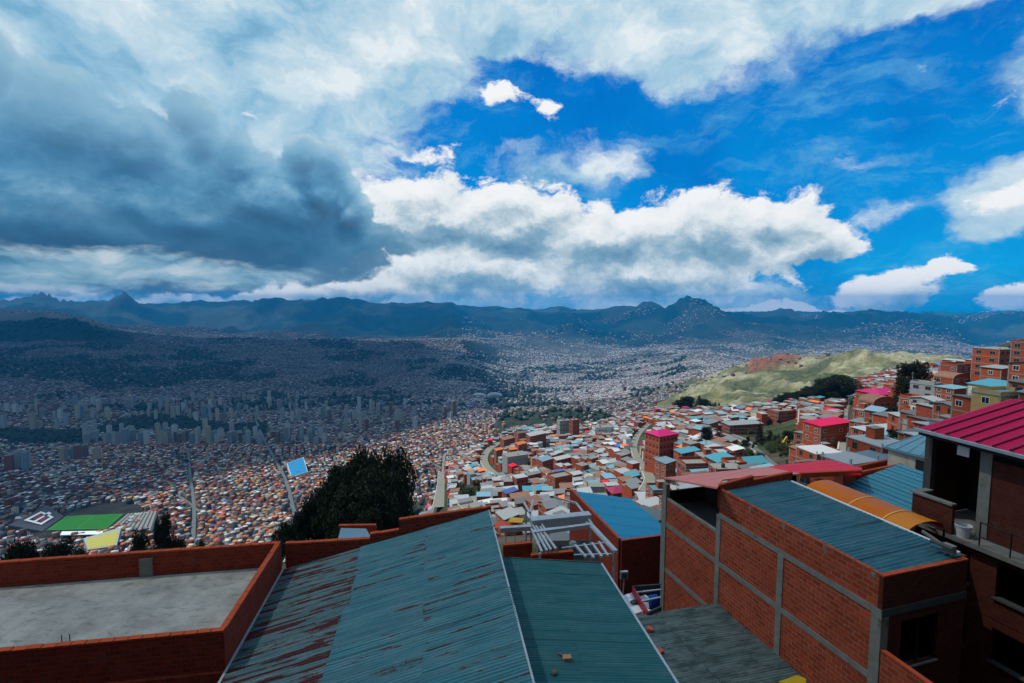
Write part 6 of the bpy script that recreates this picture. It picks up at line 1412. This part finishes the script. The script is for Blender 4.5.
    for (ra, ha), (rb_, hb) in zip(prof, prof[1:]):
        for i in range(n):
            a0, a1 = 2 * math.pi * i / n, 2 * math.pi * (i + 1) / n; f = lambda r_, a, h: p + V3(r_ * 1.35 * math.cos(a), r_ * 1.35 * math.sin(a), h * 1.35); t.quad([f(ra, a0, ha), f(ra, a1, ha), f(rb_, a1, hb), f(rb_, a0, hb)])
    t.quad([p + V3(.2 * math.cos(2 * math.pi * i / n), .2 * math.sin(2 * math.pi * i / n), .05) for i in range(n)]); t.build('pail', M_white, bu, True)
    h = MB(); pts = [p + V3(.28 * math.cos(a), 0, .47 - .13 * math.sin(a)) for a in np.linspace(0, math.pi, 10)]
    for a, b2 in zip(pts, pts[1:]): h.tube(a, b2, .008, 5)
    h.build('handle', M_iron, bu)
    for k, (x0, y0, x1, y1, D, c, lb) in enumerate(((922, 531, 946, 547, 18.0, M_conc, 'long grey plank lying behind the amber canopy end'), (930, 540, 952, 549, 17.6, M_conc_dark, 'dark plank lying across rubble beside the blue roof'), (944, 541, 955, 552, 17.2, M_conc, 'short upright concrete block beside the blue roof end'))):
        t = thing('plank' if k < 2 else 'concrete_block', at(x0, y0, D), lb, 'plank' if k < 2 else 'block'); m = MB()
        if k < 2: m.bar(at(x0, y0, D), at(x1, y1, D - .5), .2, .06)
        else: q = at(949, 553, 17.3); m.cbox(q, .2, .35, .32, GA)
        m.build('board' if k < 2 else 'block', c, t)
    m = MB(); bbox(m, G, Wd + .16, Wd + 1.5, 1.0, 3.0, zT - 1.3, zT - 1.0); t = thing('rubble_platform', G(Wd + 2, .5, zT - .3), 'rough dark concrete ledge between the blue roof and balcony', 'ledge'); m.build('slab', M_conc_dark, t)
magenta_house()
# --- low brick wall running forward from the corner of the large house
t = thing('brick_wall', G(.6, -3, zB2), 'sloping low brick wall with red coping at the foot of the large brick house', 'wall')
p0, p1 = G.ray_on_u(882, 650, .02), G.ray_on_u(925, 683, .02); m = MB(); za, zb_ = p0.z, p1.z; v0, v1 = -.05, G.loc(p1)[1] - 3
m.hexa([G(0, v1, zbot), G(.15, v1, zbot), G(.15, v0, zbot), G(0, v0, zbot)], [G(0, v1, zb_ - .06), G(.15, v1, zb_ - .06), G(.15, v0, za - .06), G(0, v0, za - .06)]); m.build('wall', M_brick, t)
m = MB(); m.hexa([G(-.01, v1, zb_ - .058), G(.16, v1, zb_ - .058), G(.16, v0, za - .058), G(-.01, v0, za - .058)], [G(-.01, v1, zb_), G(.16, v1, zb_), G(.16, v0, za), G(-.01, v0, za)]); m.build('coping', M_cap, t)
# --- large blue roof
def blue_building():
    a = at(620.5, 540.5, 32); K = Frame(a, math.atan2(.25, 1)); z = a.z; K.o = V3(a.x, a.y)
    far = K.ray_on_u(572, 491, 0); L = K.loc(far)[1]; rr_ = K.ray_on_v(661, 542, 0); w = 6.2; k = ray(630, 498.5); pz = None
    D = ((K.o.x * K.v.x + K.o.y * K.v.y) + L) / (k[0] * K.v.x + K.v.y); fr2 = V3(k[0] * D, D, k[1] * D); w = K.loc(fr2)[0]; zr2 = fr2.z; print('blue', L, w, z, zr2, far.z)
    root = thing('brick_house', K(w / 2, L / 2, z - 4), 'brick house under the large bright blue sheet roof beside the steel frame', 'house')
    m = MB(); n = 10
    for i in range(n):
        v0, v1 = L * i / n, L * (i + 1) / n; q = [K(-.02, v0, z), K(w, v0, zr2), K(w, v1, zr2), K(-.02, v1, z)]; m.quad([p + V3(0, 0, .012 * (i % 2)) for p in q], [(p.dot(K.u), p.dot(K.v)) for p in q]); 
    m.slab([K(-.02, 0, z - .03), K(w, 0, zr2 - .03), K(w, L, zr2 - .03), K(-.02, L, z - .03)], .05)
    m.build('roof_sheet', M_tin_blue, root)
    b = MB(); bbox(b, K, -.15, 0, -.02, L + .1, z - 12, z + .12); bbox(b, K, 0, 3.3, -.17, -.02, z - 12, z + .02); b.hexa([K(0, -.01, z - 12), K(w, -.01, z - 12), K(w, L, z - 12), K(0, L, z - 12)], [K(0, -.01, z - .1), K(w, -.01, zr2 - .1), K(w, L, zr2 - .1), K(0, L, z - .1)]); b.build('wall', M_brick_deep, root)
    c = MB(); n = 24
    for i in range(n): bbox(c, K, -.17, .01, -.02 + L * i / n, L * (i + 1) / n - .03, z + .121, z + .175)
    n = 8
    for i in range(n): bbox(c, K, .02 + 3.28 * i / n, 3.28 * (i + 1) / n, -.19, -.01, z + .021, z + .08)
    c.build('coping', M_cap, root)
    return K, L, w, z
K, LB, wB, zBl = blue_building()
def steel_frame():
    root = thing('steel_frame', at(560, 545, 27), 'unfinished roof frame of galvanised steel tubes over a brick yard', 'frame'); zz = -12.6
    def on(px, py, z=None): return atz(px, py, zz if z is None else z)
    A, B_, C_, D_ = on(531, 553), on(616, 552), on(588, 512), on(540, 515)
    m = MB()
    for k, (p, q, r) in enumerate((((500, 529.5), (531, 527.5), .28), ((531, 523), (590, 517), .55), ((533, 533), (592, 525), .22), ((590, 524), (616, 552), .2), ((586, 522), (613, 551), .08), ((574, 555), (612, 554), .07), ((562, 548), (604, 543), .07))):
        t = MB(); t.bar(on(*p), on(*q), r, r * .9); t.build('beam', M_steel, root)
    for k, (p, q) in enumerate((((529, 524), (542, 552)), ((532, 524), (547, 551)), ((536, 526), (551, 550)), ((540, 527), (556, 549)), ((546, 531), (540, 522)), ((524, 503), (536, 524)), ((533, 500), (529, 519)), ((575, 545), (586, 557)), ((584, 544), (594, 558)), ((592, 543), (602, 557)), ((599, 542), (608, 556)), ((554, 497), (576, 503)), ((576, 503), (592, 524)))):
        t = MB(); t.bar(on(*p), on(*q), .11, .1); t.build('tube', M_steel, root)
    for p in ((531, 526), (591, 522), (614, 551), (540, 553), (526, 505)):
        t = MB(); v = on(*p); t.tube((v.x, v.y, -24), v, .06, 7); t.build('post', M_steel, root)
    # brick yard below with low walls and red coping
    y = thing('brick_yard_house', at(545, 560, 26), 'low brick yard walls with orange coping beneath the steel frame', 'house'); y_ = None
    for p, q in (((503, 545.5), (532, 543)), ((531, 555.5), (573, 551.5))):
        w = MB(); c = MB(); a, b = atz(*p, -13.1), atz(*q, -13.1); w.bar(a - V3(0, 0, 3.06), b - V3(0, 0, 3.06), .15, 6); c.bar(a, b, .2, .12); c.build('coping', M_cap, w.build('wall', M_brick_deep, y))
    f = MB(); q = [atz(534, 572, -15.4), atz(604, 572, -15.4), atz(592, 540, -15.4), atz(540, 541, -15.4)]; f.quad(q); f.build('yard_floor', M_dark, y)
    tk = atz(573, 556, -15.4); b_ = thing('water_drum', tk, 'grey-green plastic water drum standing in the yard under the frame', 'drum'); t = MB(); t.tube(tk, tk + V3(0, 0, .8), .25, 16); t.tube(tk + V3(0, 0, .8), tk + V3(0, 0, .9), .25, 16, .17); t.build('tank', plain('drum_grey', (.16, .22, .24), .5, .2, 2), b_)
    o = thing('orange_awning', at(514, 525, 60), 'red-orange awning with a yellow edge over a stall left of the frame', 'awning'); q = [at(494, 528, 52), at(513, 530, 52), at(522, 523, 58), at(497, 520.5, 58)]; t = MB(); t.slab(q, .08); t.build('sheet', plain('awning_red', (.62, .07, .012), .6, .2, 1), o)
    q = [at(508, 524, 54), at(522, 525, 53), at(524, 520.5, 58), at(511, 519.5, 60)]; t = MB(); t.slab([p + V3(0, 0, .3) for p in q], .08); t.build('edge_panel', plain('awning_yellow', (.62, .36, .02), .6, .2, 1), o)
    for k in range(3): pp_ = MB(); v = at(497 + 9 * k, 527, 53); pp_.tube((v.x, v.y, v.z - 4), v, .05, 6); pp_.build('pole', M_steel, o)
steel_frame()
# --- clutter in the gap: white van roof, red-sided cart of goods, floodlight
def gap_things():
    zf_ = -15.0
    q = [atz(618, 597, zf_), atz(631, 615, zf_), atz(646, 610, zf_), atz(632, 592.5, zf_)]
    t = thing('white_van', sum(q, V3(0, 0)) / 4 - V3(0, 0, 2), 'white van parked in the narrow gap, only its roof showing', 'van'); m = MB(); q = [q[0], q[1], q[2], q[3]]; c = sum(q, V3(0, 0)) / 4
    if (q[1] - q[0]).cross(q[2] - q[1]).z < 0: q = q[::-1]
    lo = [p - V3(0, 0, 1.4) for p in q]; mid = [c + (p - c) * 1.06 - V3(0, 0, .25) for p in q]; m.hexa(mid, q); m.hexa([p - V3(0, 0, 1.3) for p in mid], [p - V3(0, 0, .001) for p in mid]); m.build('body', M_white, t)
    v = MB(); v.cbox(c + V3(.15, 0, .001), .34, .24, .12, .4); v.build('roof_vent', M_conc_dark, t)
    w = MB(); 
    for i in range(4):
        a, b = mid[i], mid[(i + 1) % 4]; n = (b - a).cross(V3(0, 0, 1)).normalized() * .012; w.hexa([a.lerp(b, .12) + n - V3(0, 0, .75), a.lerp(b, .88) + n - V3(0, 0, .75), a.lerp(b, .88) - V3(0, 0, .75), a.lerp(b, .12) - V3(0, 0, .75)], [a.lerp(b, .12) + n - V3(0, 0, .15), a.lerp(b, .88) + n - V3(0, 0, .15), a.lerp(b, .88) - V3(0, 0, .15), a.lerp(b, .12) - V3(0, 0, .15)])
    w.build('window', M_glass, t)
    q = [atz(633, 586, -14.6), atz(648, 612, -14.6), atz(661, 606, -14.6), atz(661, 584, -14.6)]
    t = thing('open_truck', sum(q, V3(0, 0)) / 4 - V3(0, 0, 2), 'red-sided open truck bed full of scrap beside the white van', 'truck'); fl = MB(); fl.quad([p - V3(0, 0, .8) for p in q]); fl.build('bed', M_iron, t)
    for i in (0, 2, 3, 1):
        a, b = q[i], q[(i + 1) % 4]; s = MB(); s.bar(a - V3(0, 0, .5), b - V3(0, 0, .5), .08, 1.0); s.build('side', M_redpaint if i == 0 else M_conc_dark, t)
    for k, (a, b, hh, mt, lb) in enumerate(((.25, .3, .45, M_white, 'white sack'), (.5, .25, .4, M_steel, 'grey scrap box'), (.75, .2, .45, M_white, 'pale crate'), (.3, .7, .5, MATS['blue_tarpaulin'], 'blue bundle'))):
        c = q[0].lerp(q[1], a).lerp(q[3].lerp(q[2], a), b) - V3(0, 0, .79); s = MB(); s.cbox(c, .5, .35, hh, .4 + k); o = s.build('box' if k % 2 else 'sack', mt); bev(o, .06); tag(o, f'{lb} lying in the red-sided truck bed', 'box' if k % 2 else 'sack')
    for a in (.25, .6): s = MB(); s.bar(q[0].lerp(q[1], a) - V3(0, 0, .02), q[3].lerp(q[2], a) - V3(0, 0, .02), .08, .06); s.build('crossbar', M_steel, t)
    p = at(621.5, 593, 26.5); t = thing('floodlight', p, 'small square floodlight on a thin pole before the dark brick wall', 'floodlight'); m = MB(); top = at(624, 579, 26.5); m.tube(p - V3(0, 0, 3), top, .035, 8); m.build('pole', M_steel, t)
    h = MB(); c = at(624, 575, 26.5); h.cbox(c - V3(0, 0, .2), .42, .16, .42, .1); o = h.build('lamp_housing', M_steel, t); bev(o, .05); g_ = MB(); g_.cbox(c - V3(-.012, .10, .13), .3, .02, .28, .1); g_.build('lamp_glass', plain('lamp_glass', (.05, .09, .07), .2, .2, 3), t)
def bev(o, w=.01, seg=2):
    b = o.modifiers.new('bevel', 'BEVEL'); b.width = w; b.segments = seg
gap_things()
# --- loose bricks, stones and a yellow sheet on the roofs
def lump(p, s, mat, name, label, cat, seed, blocky=True):
    bm = bmesh.new(); bmesh.ops.create_cube(bm, size=1) if blocky else bmesh.ops.create_icosphere(bm, subdivisions=2, radius=.5)
    rr = random.Random(seed)
    if blocky: bmesh.ops.subdivide_edges(bm, edges=bm.edges[:], cuts=2, use_grid_fill=True)
    for v in bm.verts: v.co = Vector((v.co.x * s[0], v.co.y * s[1], v.co.z * s[2])) * rr.uniform(.9, 1.06)
    bmesh.ops.rotate(bm, verts=bm.verts, matrix=Matrix.Rotation(rr.uniform(0, 3), 3, 'Z')); bmesh.ops.translate(bm, verts=bm.verts, vec=Vector(p) + V3(0, 0, s[2] * .5 + .01))
    me = bpy.data.meshes.new(name); bm.to_mesh(me); bm.free(); me.materials.append(mat); uv = me.uv_layers.new(name='uv'); o = bpy.data.objects.new(name, me); COL.objects.link(o); tag(o, label, cat)
M_lb = plain('loose_brick', (.45, .10, .05), .9, .3, 6, stain=.3); M_st = plain('roof_stone', (.11, .11, .10), .9, .4, 6)
pl2 = lambda x, y: on_plane(x, y, u0, z0, sl2)
lump(pl2(567, 661), (.22, .16, .12), plain('buff_brick', (.40, .22, .12), .9, .3, 6), 'brick', 'buff broken brick lying on the sea-green roof', 'brick', 1)
lump(pl2(554, 675), (.2, .15, .11), M_st, 'stone', 'dark stone nearest the camera on the sea-green roof', 'stone', 2, False)
lump(pl2(562, 656.5), (.26, .06, .05), M_st, 'stick', 'short dark stick beside the buff brick on the sea-green roof', 'stick', 3)
def pl3(px, py):
    rx, rz = ray(px, py); lo, hi = 8., 40.
    for _ in range(60):
        D = (lo + hi) / 2; p = V3(rx * D, D, rz * D); u, v = G.loc(p)
        if p.z > z3 - dz3 * u: lo = D
        else: hi = D
    return p
lump(pl3(650, 631), (.26, .24, .15), M_lb, 'brick', 'red brick farther back on the grey-green lean-to roof', 'brick', 4)
lump(pl3(660, 653), (.26, .22, .14), M_lb, 'brick', 'red brick nearer the front on the grey-green lean-to roof', 'brick', 5)
lump(pl3(652, 645), (.22, .18, .12), M_st, 'stone', 'grey stone behind the nearer red brick on the lean-to', 'stone', 6, False); lump(pl3(663, 661), (.24, .2, .13), M_st, 'stone', 'grey stone just below the nearer red brick on the lean-to', 'stone', 7, False)
t = thing('yellow_board', pl3(792, 680), 'yellow plastic board lying at the wall foot of the lean-to', 'board'); q = [pl3(778, 683), pl3(806, 690), pl3(806, 680), pl3(797, 676.5)]; m = MB(); m.slab([p + V3(0, 0, .06) for p in q], .03); m.build('panel', M_yellow, t)
# --- tall unseen house added behind the viewer to block sky light from near walls
t = thing('brick_house', (0, -6, -23), 'unseen tall brick house added behind the viewpoint to block sky light', 'house')
m = MB(); m.box((-34, -12, -26), (68, 0, 0), (0, 9.5, 0), (0, 0, 42)); m.build('wall', M_brick_shade, t)
m = MB(); m.box((-34.3, -12.3, 16.002), (68.6, 0, 0), (0, 10.1, 0), (0, 0, .25)); m.build('roof', M_conc, t)
